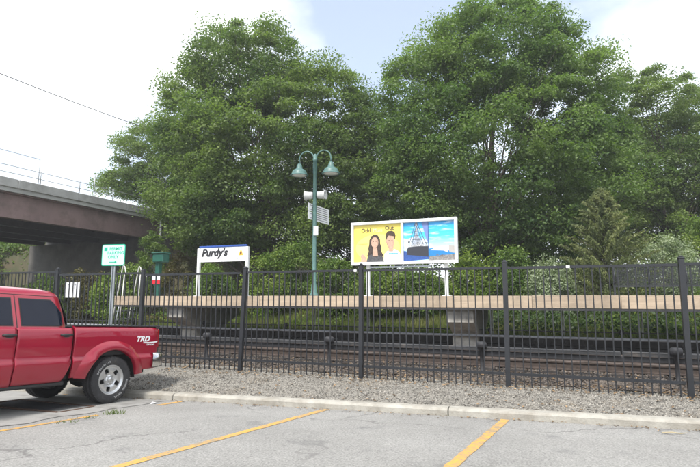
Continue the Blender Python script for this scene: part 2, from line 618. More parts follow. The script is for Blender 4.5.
M_ballast = mat('ballast_bed', (0.06, 0.048, 0.040), rough=1.0, scale=26, color2=(0.17, 0.145, 0.12), bump=1.0, bscale=40, dirt=(.12, .08, .055), dscale=1.1, dlo=.45, dhi=.65)
def ballast_z(x, y):
    s, n = PFi(x, y)
    z = 0.05 + 0.06 * sstep(-3.6, -2.9, n) + .015 * vnoise(x, y, 2.0, 3)
    return z
sheet('ballast_bed', PF, list(np.arange(-60, 22, .5)), list(np.arange(-3.75, 1.15, .2)), ballast_z, M_ballast)

# loose stones: real geometry
def stones(name, pts, sizes, m, seed):
    g = np.random.default_rng(seed)
    k = len(pts)
    base = np.array([(1, 0, 0), (-1, 0, 0), (0, 1, 0), (0, -1, 0), (0, 0, 1), (0, 0, -1)], float)
    tri = np.array([(0, 2, 4), (2, 1, 4), (1, 3, 4), (3, 0, 4), (2, 0, 5), (1, 2, 5), (3, 1, 5), (0, 3, 5)])
    V = base[None] * g.uniform(.6, 1.15, (k, 6, 1)) + g.normal(0, .16, (k, 6, 3))
    ang = g.uniform(0, 2 * math.pi, k); c, s = np.cos(ang), np.sin(ang)
    til = g.uniform(-.9, .9, k); ct, st = np.cos(til), np.sin(til)
    x, y, z = V[..., 0], V[..., 1], V[..., 2] * .75
    y, z = y * ct[:, None] - z * st[:, None], y * st[:, None] + z * ct[:, None]
    x, y = x * c[:, None] - y * s[:, None], x * s[:, None] + y * c[:, None]
    V = np.stack([x, y, z], -1) * sizes[:, None, None] + pts[:, None, :]
    F = (tri[None] + (np.arange(k) * 6)[:, None, None]).reshape(-1, 3)
    o = np_mesh(name, V.reshape(-1, 3), F, m)
    return o

def scatter(frame_f, s0, s1, n0, n1, k, zf, seed, power=1.0):
    g = np.random.default_rng(seed)
    s = g.uniform(s0, s1, k); n = n0 + (n1 - n0) * g.uniform(0, 1, k) ** power
    P = np.array([frame_f(a, b)[:2] for a, b in zip(s, n)])
    return np.column_stack([P, zf(P[:, 0], P[:, 1])])

g = np.random.default_rng(11)
M_stone = mat('gravel_stone', (0.205, 0.192, 0.168), rough=.95, var=.2, scale=12, island=.65)
P = scatter(FF, -9, 4, -1.48, .35, 42000, verge_z, 1)
o = stones('gravel', P + [0, 0, .002], g.uniform(.004, .020, len(P)) ** 1.0, M_stone, 2)
tag(o, 'loose grey gravel on the strip between kerb and fence', 'gravel', kind='stuff')
M_bstone = mat('ballast_stone', (0.092, 0.078, 0.066), rough=.95, var=.3, scale=10, island=.75)
P = scatter(PF, -17, 5, -3.75, -2.2, 22000, ballast_z, 4)
o = stones('ballast_stones', P + [0, 0, .006], g.uniform(.015, .034, len(P)), M_bstone, 5)
tag(o, 'brown crushed stone ballast along the railway track', 'ballast', kind='stuff')

# leaf litter
def leaves_flat(name, P, size, m, seed, label, cat):
    g = np.random.default_rng(seed); k = len(P)
    a = g.uniform(0, 6.283, k); L = size * g.uniform(.6, 1.3, k)
    ux = np.column_stack([np.cos(a), np.sin(a), g.uniform(-.35, .35, k)])
    uy = np.column_stack([-np.sin(a), np.cos(a), g.uniform(-.35, .35, k)])
    q = np.stack([P - ux * L[:, None], P + uy * (L * .5)[:, None] + [0, 0, .006], P + ux * L[:, None], P - uy * (L * .5)[:, None] + [0, 0, .006]], 1)
    F = np.arange(4 * k).reshape(k, 4)
    return tag(np_mesh(name, q.reshape(-1, 3), F, m), label, cat, kind='stuff')
M_litter = mat('dead_leaf', (0.19, 0.125, 0.065), rough=.9, var=.4, scale=9, island=.6)
P1 = scatter(FF, -9, 4, -.30, .6, 1500, verge_z, 21)
P2 = scatter(FF, -9, 4, -1.48, -.3, 260, verge_z, 22)
P3 = scatter(PF, -17, 5, -3.75, -2.4, 1300, ballast_z, 23)
leaves_flat('leaf_litter', np.concatenate([P1, P2, P3]) + [0, 0, .02], .03, M_litter, 24, 'dry brown leaf litter along the foot of the fence', 'leaf litter')
g9 = np.random.default_rng(31)
sk = g9.uniform(-9, 4, 420); nk = CURB_N - np.abs(g9.normal(0, .09, 420)) - .01
Pk = np.array([FF(a, b)[:2] for a, b in zip(sk, nk)])
leaves_flat('kerb_debris', np.column_stack([Pk, lot_z(Pk[:, 0], Pk[:, 1]) + .012]), .018, M_litter, 33, 'dry leaves and grit gathered in the kerb gutter', 'leaf litter')

# ------------------------------------------------------------------ overpass
E_S, E_N = -23.1, 10.83
M_girder = mat('girder_paint', (0.235, 0.160, 0.152), rough=.6, var=.12, scale=1.2, dirt=(.12, .085, .072), dscale=.7, dlo=.5, dhi=.72, stretch=(1, 1, .25))
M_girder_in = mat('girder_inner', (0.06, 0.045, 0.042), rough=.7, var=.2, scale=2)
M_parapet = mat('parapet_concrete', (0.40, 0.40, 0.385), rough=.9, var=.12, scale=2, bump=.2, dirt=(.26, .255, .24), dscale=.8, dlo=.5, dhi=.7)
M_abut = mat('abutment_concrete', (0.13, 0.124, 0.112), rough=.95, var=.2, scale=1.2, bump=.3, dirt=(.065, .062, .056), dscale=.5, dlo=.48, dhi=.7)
br = thing('road_bridge', 'maroon steel girder road bridge with pale concrete parapet crossing the tracks', 'bridge', PF(E_S, E_N, 0), -TH_P)
LN, WD = 21.0, 10.2       # local: x = across the bridge (0 near face, negative away), y = along (0 far abutment, negative towards the lot)
for i in range(5):
    mb = MB()
    x = -.15 - i * (WD - .3) / 4
    mb.box((x, -LN / 2 + .3, 5.48), (.03, LN + .6, 1.10))
    for z in (4.93, 6.02):
        mb.box((x, -LN / 2 + .3, z), (.36, LN + .6, .045))
    if i == 0:
        for k in range(0, 9):
            mb.box((x - .09, -1.2 - k * 2.4, 5.48), (.15, .02, 1.04))
    mb.build('girder', M_girder if i == 0 else M_girder_in, br)
mb = MB(); mb.box((-WD / 2, -LN / 2 + 2, 6.17), (WD + .3, LN + 10, .24)); mb.build('deck_slab', M_parapet, br)
L0 = LN + 10; ys0 = -LN / 2 + 2 - L0 / 2; npz = 10; pd_ = None
for i in range(npz):
    w_ = L0 / npz; y_ = ys0 + (i + .5) * w_
    if pd_ is None:
        mb = MB(); mb.box((0, 0, 0), (.28, w_ - .02, .40), bevel=.015); o = mb.build('parapet_block', M_parapet, br, (.08, y_, 6.44)); pd_ = o.data
    else: inst('parapet_block', pd_, br, (.08 + rnd.uniform(-.006, .006), y_, 6.44))
mb = MB(); mb.box((-WD - .08, -LN / 2 + 2, 6.44), (.28, LN + 10, .40), bevel=.02); mb.build('parapet', M_parapet, br)
for k in range(5):
    mb = MB(); mb.box((-WD / 2, -2 - k * 4.2, 5.45), (WD - .8, .12, .5)); mb.build('cross_frame', M_girder_in, br)
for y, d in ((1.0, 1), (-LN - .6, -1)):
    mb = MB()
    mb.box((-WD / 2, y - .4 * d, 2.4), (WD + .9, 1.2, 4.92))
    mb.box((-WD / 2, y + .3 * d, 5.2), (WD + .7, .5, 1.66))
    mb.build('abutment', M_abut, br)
# railing on the near parapet: posts, two pipes, and two tall mesh-fence bays
rail_m = mat('bridge_rail', (.42, .44, .45), rough=.4, metal=.5, var=.1)
posts_m = MB(); posts_m.tube([(0, 0, 0), (0, 0, .62)], .03, 8); pd = posts_m.build('railing_post', rail_m, br, (.08, 1.0, 6.64)).data
for k in range(1, 12):
    inst('railing_post', pd, br, (.08, 1.0 - k * 2.1, 6.64))
for z in (6.9, 7.22):
    mb = MB(); mb.tube([(.08, 3, z), (.08, -LN - 2, z)], .016, 8); mb.build('railing_pipe', rail_m, br)
tp = MB(); tp.tube([(0, 0, 0), (0, 0, 1.25)], .02, 8); td = tp.build('fence_post', rail_m, br, (-.05, -4.3, 6.64)).data
for y in (-7.4, -10.4, -13.4, -16.4): inst('fence_post', td, br, (-.05, y, 6.64))
mb = MB(); mb.tube([(-.05, -7.4, 7.87), (-.05, -20, 7.87)], .013, 6); mb.build('fence_top_pipe', rail_m, br)

mb = MB(); mb.tube([(.30, .25, 4.4), (.30, .25, 6.2)], .06, 8); mb.build('drain_pipe', M_white, br)
# overhead wire
pa, pb = at(-60, 49, 20), at(210, 149, 34)
mb = MB(); pts = []
for i in range(25):
    t = i / 24; p = pa.lerp(pb, t); p.z -= .5 * 4 * t * (1 - t) * .4; pts.append(p)
mb.tube(pts, .022, 5); 
wo = mb.build('overhead_wire', M_dark)
tag(wo, 'thin dark overhead cable sloping across the white sky above the bridge', 'cable')

# ------------------------------------------------------------------ railway track
track = thing('railway_track', 'rusty railway track on brown ballast beyond the fence', 'railway track', PF(0, 0, 0), -TH_P)
M_tie = mat('creosote_tie', (0.045, 0.034, 0.027), rough=.95, var=.35, scale=7, bump=.6, bscale=20, stretch=(1, .2, 1))
M_railtop = mat('rail_steel', (0.066, 0.050, 0.042), rough=.6, var=.35, scale=9, metal=.2)
RZ = 0.11
tb = MB(); tb.box((0, 0, 0), (.23, 2.59, .16), bevel=.012)
td = None
for i in range(-95, 27):
    x = i * .545
    if td is None:
        o = tb.build('tie', M_tie, track, (x, -1.61, RZ - .055)); td = o.data
    else:
        inst('tie', td, track, (x, -1.61, RZ - .055), (0, 0, rnd.uniform(-.012, .012)))
prof = [(-.07, 0), (.07, 0), (.07, .012), (.012, .03), (.010, .11), (.034, .12), (.034, .15), (.028, .158), (-.028, .158), (-.034, .15), (-.034, .12), (-.010, .11), (-.012, .03), (-.07, .012)]
for y in (-2.33, -.89):
    mb = MB()
    Mx = Matrix(((0, 0, 1, -52), (1, 0, 0, y), (0, 1, 0, RZ + .026), (0, 0, 0, 1)))
    mb.prism(prof, 67, Mx)
    mb.build('rail', M_railtop, track)

# third rail with cover board on brackets every 3 m, on the fence side
tr = thing('third_rail', 'covered electric third rail on dark mushroom-headed brackets behind the fence', 'third rail', PF(0, 0, 0), -TH_P)
M_cover = mat('cover_board', (0.038, 0.039, 0.042), rough=.7, var=.25, scale=5, dirt=(.13, .11, .09), dscale=3)
for a, b in ((-52, -26), (-25.96, -13), (-12.96, 0), (.04, 15)):
    mb = MB(); mb.box(((a + b) / 2, -3.0, .545), (b - a, .14, .022), bevel=.006); mb.box(((a + b) / 2, -3.06, .515), (b - a, .018, .04))
    mb.build('cover_board', M_cover, tr)
mb = MB(); mb.box((-18.5, -2.99, .435), (67, .07, .09), bevel=.01); mb.build('conductor_rail', M_dark, tr)
k3 = MB()
k3.lathe([(0, .585), (.07, .583), (.085, .57), (.095, .545), (.095, .495), (.08, .475), (.035, .465), (.03, .02), (.07, 0), (.12, -.02)], 14)
d3 = None
sb = PFi(5.31, 8.2)[0] - .13
for i in range(-12, 4):
    s = sb + i * 3.0
    if d3 is None: o = k3.build('bracket', M_dark, tr, (s, -3.10, .07)); d3 = o.data
    else: inst('bracket', d3, tr, (s, -3.10, .07))

# ------------------------------------------------------------------ platform
S_L, S_R, PT = -14.27, 13.2, 1.48
plat = thing('station_platform', 'raised station platform with pale timber edge on concrete piers', 'platform', PF(0, 0, 0), -TH_P)
M_fascia = mat('edge_timber', (0.41, 0.325, 0.235), rough=.8, scale=5, var=.16, bump=.35, bscale=30, stretch=(.12, 1, 2.2), dirt=(.27, .215, .155), dscale=2.6, dlo=.48, dhi=.78, island=.16)
M_deck = mat('deck_concrete', (0.36, 0.35, 0.33), rough=.9, var=.1, scale=2, bump=.2)
FB = 1.83
k = int((S_R - S_L) / FB)
bd = MB(); bd.box((0, 0, 0), (FB - .006, .075, .285), bevel=.006); d0 = None
for i in range(k):
    x = S_L + (i + .5) * FB
    if d0 is None: o = bd.build('fascia_board', M_fascia, plat, (x, -.04, PT - .143)); d0 = o.data
    else: inst('fascia_board', d0, plat, (x, -.04 + rnd.uniform(-.004, .004), PT - .143 + rnd.uniform(-.003, .003)))
S_R = S_L + k * FB
mid, ln = (S_L + S_R) / 2, S_R - S_L
n = int(ln / 2.75); sl = ln / n
ds = None
for i in range(n):
    x = S_L + (i + .5) * sl
    if ds is None:
        mb = MB(); mb.box((0, 0, 0), (sl - .012, 3.4, .24), bevel=.01); o = mb.build('deck_slab', M_deck, plat, (x, 1.70, PT - .125)); ds = o.data
    else: inst('deck_slab', ds, plat, (x, 1.70, PT - .125))
mb = MB(); mb.box((mid, -.03, PT - .315), (ln, .09, .05)); mb.build('edge_angle', M_dark, plat)
M_pier = mat('pier_concrete', (0.36, 0.345, 0.31), rough=.9, var=.14, scale=2.5, bump=.25, bscale=30, dirt=(.14, .13, .115), dscale=1.9, dlo=.42, dhi=.68)
pz = PT - .34 + .002
pier_out = [(.10, pz), (.10, .83), (.75, .52), (.75, -.1), (2.25, -.1), (2.25, .52), (3.1, .83), (3.1, pz), (3.1, PT - .25), (.10, PT - .25)]
for s in (-11.92, -3.15, 5.6):
    mb = MB(); Mx = Matrix(((0, 0, 1, s - .32), (1, 0, 0, 0), (0, 1, 0, 0), (0, 0, 0, 1)))
    mb.prism(pier_out, .64, Mx); mb.build('pier', M_pier, plat)
mp = MB(); mp.tube([(0, 0, -.1), (0, 0, PT - .25)], .024, 8); d0 = None
for i in range(12):
    s = -12.6 + i * 1.97
    if d0 is None: o = mp.build('support_post', M_white, plat, (s, 3.3, 0)); d0 = o.data
    else: inst('support_post', d0, plat, (s, 3.3, 0))
# conduit along the piers
pipe = MB(); pipe.tube([(-40, .62, .49), (14, .62, .49)], .033, 8)
po = pipe.build('conduit_pipe', mat('grey_pipe', (.20, .21, .225), rough=.5, var=.15), None, PF(0, 0, 0), (0, 0, -TH_P))
tag(po, 'long grey pipe running in front of the concrete piers below the platform', 'pipe')
# low wall of black creosoted sleepers behind the pier fronts
lw = thing('sleeper_wall', 'low wall of black creosoted sleepers under the platform', 'retaining wall', PF(0, 0, 0), -TH_P)
M_creo = mat('creosote_black', (0.018, 0.017, 0.016), rough=.85, var=.4, scale=6, bump=.8, bscale=18, stretch=(.3, 1, 1), dirt=(.05, .047, .043), dscale=3)
for a, b in ((-40, -12.26), (-11.58, -3.49), (-2.81, 5.26), (5.94, 14)):
    m_ = max(1, round((b - a) / 2.6)); w = (b - a) / m_
    for i in range(m_):
        for j in range(2):
            mb = MB(); mb.box((0, 0, 0), (w - .012, .18, .185), bevel=.012)
            mb.build('sleeper', M_creo, lw, (a + (i + .5) * w, 1.05 + rnd.uniform(-.012, .012), .17 + j * .19))
# thin cable on stubs above the sleeper wall
cb = thing('signal_cable', 'thin dark cable on short stubs above the black sleepers', 'cable', PF(0, 0, 0), -TH_P)
mb = MB(); mb.tube([(-40, 1.06, .61), (14, 1.06, .61)], .017, 6); mb.build('cable', M_dark, cb)
for i in range(-11, 5):
    mb = MB(); mb.box((0, 0, .05), (.04, .06, .16)); mb.box((0, 0, .175), (.11, .09, .11), bevel=.02)
    mb.build('stub', M_dark, cb, (i * 3.0 + .45, 1.06, .44))

# ------------------------------------------------------------------ station furniture
def on_platform(px, n):
    """distance along the platform where photo column px crosses the line n behind the edge"""
    r = (px - 350) / FPX / math.cos(PITCH)
    c, s = math.cos(TH_P), math.sin(TH_P)
    x0, y0 = PO.x + n * s, PO.y + n * c
    return (r * y0 - x0) / (c + r * s)
def height(px, py, s, n):
    return at(px, py, PF(s, n).y).z

# station name sign
NS = 1.9
sl, sr = on_platform(200, NS), on_platform(248, NS)
sc_ = (sl + sr) / 2; w = sr - sl
zt, zb = height(224, 247.3, sc_, NS), height(224, 261.5, sc_, NS)
sg = thing('station_sign', "white station name sign reading Purdy's with blue top edge on two posts", 'sign', PF(sc_, NS, PT), -TH_P)
M_blue = mat('sign_blue', (.02, .07, .30), rough=.4, var=.1)
h0, h1 = zb - PT, zt - PT
mb = MB(); mb.box((0, 0, (h0 + h1) / 2), (w - .12, .05, h1 - h0)); mb.build('panel', M_sign, sg)
mb = MB(); mb.box((0, 0, h1 + .032), (w - .04, .09, .064), bevel=.012); mb.build('top_band', M_blue, sg)
for x in (-w / 2, w / 2):
    mb = MB(); mb.box((x, .0, (h1 - .01) / 2), (.10, .10, h1 - .01), bevel=.008); mb.box((x, 0, .008), (.2, .2, .016)); mb.build('post', M_white, sg)
pw = w - .12
text('lettering', "Purdy's", (h1 - h0) * .74, M_ink, sg, upright(-pw / 2 + .07, -.027, h0 + .40 * (h1 - h0)), shear=.22, bold=.019, sx=1.0)
M_amber = mat('amber', (.75, .40, .05), rough=.5, var=.1)
mb = MB(); mb.prism([(-.10, 0), (.10, 0), (0, .24)], .003, upright(pw * .40, -.026, h0 + .38 * (h1 - h0))); mb.build('warning_triangle', M_amber, sg)
mb = MB(); mb.prism([(-.02, .03), (.02, .03), (.035, .09), (0, .16), (-.03, .09)], .003, upright(pw * .40, -.0295, h0 + .38 * (h1 - h0))); mb.build('triangle_symbol', M_ink, sg)
text('small_print', "Metro-North", .075, mat('grey_ink', (.2, .2, .22)), sg, upright(pw * .40, -.027, h0 + .13 * (h1 - h0)), align='CENTER')

# twin-headed platform lamp
ls = on_platform(314.5, NS)
zl = height(314, 151, ls, NS) - PT
lamp = thing('platform_lamp', 'green twin-headed lamp post with bell shades and two loudspeakers on the platform', 'lamp post', PF(ls, NS, PT), -TH_P + R(8))
mb = MB(); mb.lathe([(0, 0), (.15, 0), (.15, .05), (.10, .10), (.085, .35), (.065, .40), (.062, 2.6), (.058, zl - .35), (.075, zl - .34), (.075, zl - .26), (.05, zl - .25), (.05, zl - .12), (.02, zl - .1), (0, zl - .1)], 16)
mb.build('pole', M_green_pole, lamp)
M_lens = mat('lamp_lens', (.62, .63, .6), rough=.3, var=.05)
for sgn in (-1, 1):
    mb = MB(); pts = []
    for i in range(15):
        a = math.pi * i / 14
        pts.append((sgn * (.29 - .25 * math.cos(a)), 0, zl - .28 + .28 * math.sin(a) if True else 0))
    pts = [(sgn * .05, 0, zl - .75)] + [(sgn * .05, 0, zl - .5)] + pts + [(sgn * .54, 0, zl - .42)]
    mb.tube(pts, .022, 8); arm = mb.build('arm', M_green_pole, lamp)
    Mx = Matrix.Translation((sgn * .54, 0, zl - .42))
    mb = MB(); mb.lathe([(0, .02), (.05, .02), (.075, -.02), (.085, -.06), (.10, -.10), (.105, -.15), (.135, -.16), (.19, -.19), (.235, -.245), (.255, -.31), (.26, -.345), (.295, -.36), (.295, -.378), (.25, -.378)], 24, Mx)
    sh = mb.build('shade', M_green_pole, lamp)
    mb = MB(); mb.lathe([(0, -.40), (.15, -.395), (.24, -.375), (.24, -.36), (0, -.36)], 20, Mx); mb.build('lens', M_lens, sh)
zs = height(320, 195.5, ls, NS) - PT
for sgn in (-1, 1):
    Mx = Matrix.Translation((sgn * .21 + .02, -.02, zs)) @ Matrix.Rotation(R(90 * sgn), 4, 'Y') @ Matrix.Rotation(R(8), 4, 'X')
    mb = MB(); mb.lathe([(0, -.13), (.09, -.13), (.115, -.11), (.12, 0), (.135, .10), (.15, .15), (.14, .155), (.09, .09), (0, .06)], 18, Mx)
    sp = mb.build('loudspeaker', mat('speaker_grey', (.46, .47, .46), rough=.5), lamp)
    mb = MB(); mb.tube([(0, 0, zs), (sgn * .12, -.02, zs)], .02, 6); mb.build('speaker_bracket', M_dark, sp)
# notice boards on the lamp post, turned along the platform
zn0, zn1 = height(318, 220, ls, NS) - PT, height(318, 204, ls, NS) - PT
rotn = Matrix.Rotation(R(80), 4, 'Z')
for (z0, z1) in (((zn0 + zn1) / 2 + .012, zn1), (zn0, (zn0 + zn1) / 2 - .012)):
    mb = MB(); mb.box((0.45, 0, 0), (1.5, .012, z1 - z0), bevel=.003)
    nb = mb.build('notice_board', M_sign, lamp); nb.matrix_basis = Matrix.Translation((-.075, 0, (z0 + z1) / 2)) @ rotn
    for j in range(3):
        mb = MB(); mb.box((.45 + (.03 * (j % 2)), -.008, (z1 - z0) * (.28 - .27 * j)), (1.25 - .2 * (j % 2), .003, .026))
        mb.build('print_line', mat('grey_print', (.28, .28, .3)), nb)
zq = height(316, 231, ls, NS) - PT
mb = MB(); mb.box((.07, -.08, zq), (.15, .02, .30), bevel=.004); mb.build('small_plate', M_sign, lamp)

# billboard with two posters
bl_, brr = on_platform(351.5, NS), on_platform(457.5, NS)
bc = (bl_ + brr) / 2; W = brr - bl_
zt = height(405, 220.2, bc, NS) - PT; zb = height(405, 264.2, bc, NS) - PT
H = zt - zb
bb = thing('billboard', 'white framed billboard with a yellow poster and a blue harbour poster', 'billboard', PF(bc, NS, PT), -TH_P)
FW = .085
M_frame = mat('billboard_frame', (.74, .75, .74), rough=.35, var=.05, scale=3, dirt=(.58, .58, .55), dscale=2)
mb = MB(); mb.box((0, .07, zb + H / 2), (W - .02, .10, H - .02)); mb.build('backing', M_frame, bb)
for z in (zb + FW / 2, zt - FW / 2):
    mb = MB(); mb.box((0, 0, z), (W, .14, FW), bevel=.012); mb.build('frame_rail', M_frame, bb)
for x in (-W / 2 + FW / 2, W / 2 - FW / 2, 0.0):
    mb = MB(); mb.box((x, .001, zb + H / 2), (FW if x else .07, .136, H - 2 * FW), bevel=.012); mb.build('frame_stile', M_frame, bb)
for px in (366.5, 444.5):
    x = on_platform(px, NS) - bc
    mb = MB(); mb.box((x, .15, (zb + .3) / 2), (.095, .09, zb + .3), bevel=.008); mb.box((x, .15, .01), (.24, .24, .02)); mb.build('post', M_white, bb)
mb = MB(); mb.box((-.1, .06, zb - .07), (1.9, .06, .05)); mb.build('brace', M_galv, bb)

def flat(name, outline, m, parent, x0, z0, sx, sz, layer):
    """a printed shape: outline in 0..1 poster units"""
    if name.startswith('woman'): outline = [(.45 + (u - .45) * 1.10, v * 1.04) for u, v in outline]
    mb = MB(); mb.prism([(u * sx, v * sz) for u, v in outline], .0006, upright(x0, -.0 + .018 - .0012 * layer, z0))
    return mb.build(name, m, parent)
def ell(cx, cy, rx, ry, k=20, a0=0, a1=360):
    return [(cx + rx * math.cos(R(a0 + (a1 - a0) * i / k)), cy + ry * math.sin(R(a0 + (a1 - a0) * i / k))) for i in range(k)]
def pm(key, c, **k):
    return mat('print_' + key, c, rough=.22, var=k.get('var', .05), scale=k.get('scale', 6))
PWd, PH = W / 2 - FW - .035, H - 2 * FW
# yellow poster
x0, z0 = -W / 2 + FW, zb + FW
ps = flat('poster', [(0, 0), (1, 0), (1, 1), (0, 1)], pm('yellow', (.86, .70, .12), var=.04, scale=2), bb, x0, z0, PWd, PH, 0)
A = (ps, x0, z0, PWd, PH)
skin, hair1, hair2 = pm('skin', (.52, .33, .24), var=.14, scale=14), pm('brown_hair', (.045, .028, .020), var=.6, scale=38), pm('dark_hair', (.06, .036, .02))
flat('pale_glow', ell(.5, .38, .47, .36, 28), pm('pale_yellow', (.88, .74, .20)), *A, 1)
flat('woman_hair', [(.295, .16), (.325, .27), (.318, .36), (.335, .45), (.34, .57), (.38, .67), (.44, .71), (.505, .68), (.545, .59), (.55, .47), (.575, .36), (.57, .27), (.615, .15), (.50, .12), (.36, .12)], hair1, *A, 2)
flat('woman_neck', [(.40, .15), (.41, .36), (.49, .36), (.505, .15)], skin, *A, 3)
flat('woman_face', ell(.445, .50, .070, .138), skin, *A, 4)
flat('woman_dress', [(.28, 0), (.31, .15), (.38, .20), (.42, .13), (.48, .13), (.53, .19), (.60, .13), (.625, 0)], pm('charcoal', (.07, .07, .075), var=.5, scale=40), *A, 5)
flat('woman_hand', [(.17, 0), (.18, .10), (.165, .17), (.20, .21), (.235, .20), (.27, .13), (.29, .05), (.29, 0)], skin, *A, 5)
flat('woman_lock', [(.53, .16), (.515, .35), (.52, .5), (.545, .42), (.565, .28), (.595, .15)], hair1, *A, 6)
flat('man_shirt', [(.63, 0), (.645, .20), (.70, .28), (.76, .31), (.80, .28), (.86, .33), (.95, .26), (1.0, .12), (1.0, 0)], pm('shirt', (.80, .80, .80)), *A, 2)
flat('man_neck', [(.725, .22), (.74, .42), (.84, .42), (.83, .24), (.78, .19)], skin, *A, 3)
flat('man_ear', ell(.688, .53, .016, .04, 12), skin, *A, 3)
flat('man_face', [(.695, .62), (.69, .52), (.70, .44), (.73, .37), (.77, .345), (.81, .365), (.845, .44), (.855, .54), (.85, .64), (.80, .70), (.73, .69)], skin, *A, 4)
flat('man_hair', [(.69, .57), (.672, .66), (.685, .75), (.73, .805), (.80, .815), (.86, .775), (.882, .69), (.868, .58), (.852, .60), (.845, .665), (.80, .675), (.74, .69), (.712, .66), (.70, .61)], hair2, *A, 5)
shade = pm('skin_shade', (.42, .26, .18))
for u, v in ((.418, .551), (.472, .551), (.745, .555), (.808, .558)):
    flat('eye', ell(u, v, .013, .010, 10), hair2, *A, 5)
flat('cheek', [(.69, .55), (.695, .46), (.73, .37), (.76, .35), (.725, .42), (.71, .5)], shade, *A, 5)
flat('cheek', [(.492, .43), (.516, .52), (.507, .60), (.48, .63), (.497, .52)], shade, *A, 5)
for u, v, k_ in ((.445, .452, .022), (.775, .425, .028)):
    flat('mouth', ell(u, v, k_, .010, 12), pm('lips', (.62, .30, .27)), *A, 5)
def poster_text(name, body, u, v, h, m, P_, layer=6, align='LEFT', bold=0.0, sx=1.0):
    par, X0, Z0, SX, SZ = P_
    return text(name, body, h * SZ / .72, m, par, upright(X0 + u * SX, .018 - .0012 * layer, Z0 + v * SZ), align=align, bold=bold, ext=.0005, sx=sx)
M_choc = pm('title_brown', (.10, .07, .04))
poster_text('title', "Odd", .155, .80, .105, M_choc, A, bold=.004)
poster_text('title', "Mom", .41, .80, .095, pm('title_pale', (.72, .80, .50)), A, sx=.95)
poster_text('title', "Out", .66, .84, .105, M_choc, A, bold=.004)
flat('print_line', [(.09, .475), (.29, .485), (.29, .505), (.09, .495)], pm('title_ochre', (.62, .52, .14)), *A, 6)
flat('blue_label', [(.72, .17), (.95, .17), (.95, .27), (.72, .27)], pm('shirt', (.8, .8, .8)), *A, 6)
flat('print_line', [(.74, .19), (.93, .18), (.93, .225), (.74, .235)], pm('label_blue', (.16, .42, .62), var=.5, scale=30), *A, 7)
flat('print_line', [(.77, .245), (.93, .24), (.93, .262), (.77, .268)], pm('label_grey', (.35, .42, .5), var=.4, scale=30), *A, 7)
# harbour poster
def sky_print():
    """printed photograph of a sky: deep blue above, pale near the horizon, thin streaks of cloud"""
    m, N, L, out = new_mat('print_sky')
    p = N.new("ShaderNodeBsdfPrincipled"); p.inputs["Roughness"].default_value = .22
    tc = N.new("ShaderNodeTexCoord"); sp = N.new("ShaderNodeSeparateXYZ"); L.new(tc.outputs["Object"], sp.inputs[0])
    mr = N.new("ShaderNodeMapRange"); mr.inputs["From Min"].default_value = z0 + .33 * PH; mr.inputs["From Max"].default_value = z0 + PH
    L.new(sp.outputs["Z"], mr.inputs["Value"])
    r = N.new("ShaderNodeValToRGB")
    r.color_ramp.elements[0].color = (.50, .78, .90, 1); r.color_ramp.elements[1].color = (.02, .36, .80, 1)
    e = r.color_ramp.elements.new(.45); e.color = (.07, .52, .88, 1)
    L.new(mr.outputs["Result"], r.inputs["Fac"])
    mp = N.new("ShaderNodeMapping"); mp.inputs["Scale"].default_value = (.9, 1, 4.5); mp.inputs["Rotation"].default_value = (0, R(6), 0)
    L.new(tc.outputs["Object"], mp.inputs["Vector"])
    n = N.new("ShaderNodeTexNoise"); n.inputs["Scale"].default_value = 2.6; n.inputs["Detail"].default_value = 5
    L.new(mp.outputs["Vector"], n.inputs["Vector"])
    c = N.new("ShaderNodeMapRange"); c.inputs["From Min"].default_value = .52; c.inputs["From Max"].default_value = .75; L.new(n.outputs["Fac"], c.inputs["Value"])
    mx = N.new("ShaderNodeMix"); mx.data_type = 'RGBA'; mx.inputs["B"].default_value = (.78, .87, .92, 1)
    L.new(c.outputs["Result"], mx.inputs["Factor"]); L.new(r.outputs["Color"], mx.inputs["A"])
    L.new(mx.outputs["Result"], p.inputs["Base Color"]); L.new(p.outputs["BSDF"], out.inputs["Surface"])
    return m
x1 = .035
ps2 = flat('poster', [(0, 0), (1, 0), (1, 1), (0, 1)], sky_print(), bb, x1, z0, PWd, PH, 0)
B = (ps2, x1, z0, PWd, PH)
flat('cloud_bank', [(0, .33), (.48, .35), (.48, .50), (.40, .58), (.28, .55), (.16, .62), (.07, .56), (0, .60)], pm('cloud2', (.60, .72, .84), var=.25, scale=9), *B, 1)
flat('tall_hull', [(.36, 1), (.49, 1), (.49, .45), (.46, .52)], pm('hull_blue', (.16, .23, .50)), *B, 2)
flat('mast_tower', [(.17, .38), (.235, .72), (.24, 1), (.275, 1), (.28, .72), (.38, .38)], pm('rig_grey', (.34, .38, .45), var=.5, scale=25), *B, 3)
for a, b in (((.24, .98), (.10, .40)), ((.27, .98), (.45, .42)), ((.255, .9), (.16, .40)), ((.26, .9), (.40, .40)), ((.17, .55), (.36, .55)), ((.19, .65), (.33, .66)), ((.21, .76), (.30, .77))):
    a, b = Vector(a), Vector(b); d = (b - a).normalized(); q = Vector((-d.y, d.x)) * .006
    flat('rigging', [tuple(a + q), tuple(a - q), tuple(b - q), tuple(b + q)], pm('rig_dark', (.08, .09, .12)), *B, 4)
dr_ = random.Random(12)
for i in range(34):
    u, v = dr_.uniform(.08, .46), dr_.uniform(.36, .52); a, b = dr_.uniform(.006, .03), dr_.uniform(.01, .045); q = dr_.choice((.08, .2, .45, .7))
    flat('deck_detail', [(u, v), (u + a, v), (u + a, v + b), (u, v + b)], pm('deck%d' % int(q * 100), (q, q * 1.02, q * 1.06)), *B, 5 + .3 * (i % 3))
for i in range(12):
    u = dr_.uniform(.54, .98); a = dr_.uniform(.02, .07); v = .135 + dr_.uniform(-.1, .03)
    flat('quay_mark', [(u, v), (u + a, v + .004), (min(u + a, 1), v + .016), (u, v + .012)], pm('quay_dark', (.16, .14, .13)), *B, 5)
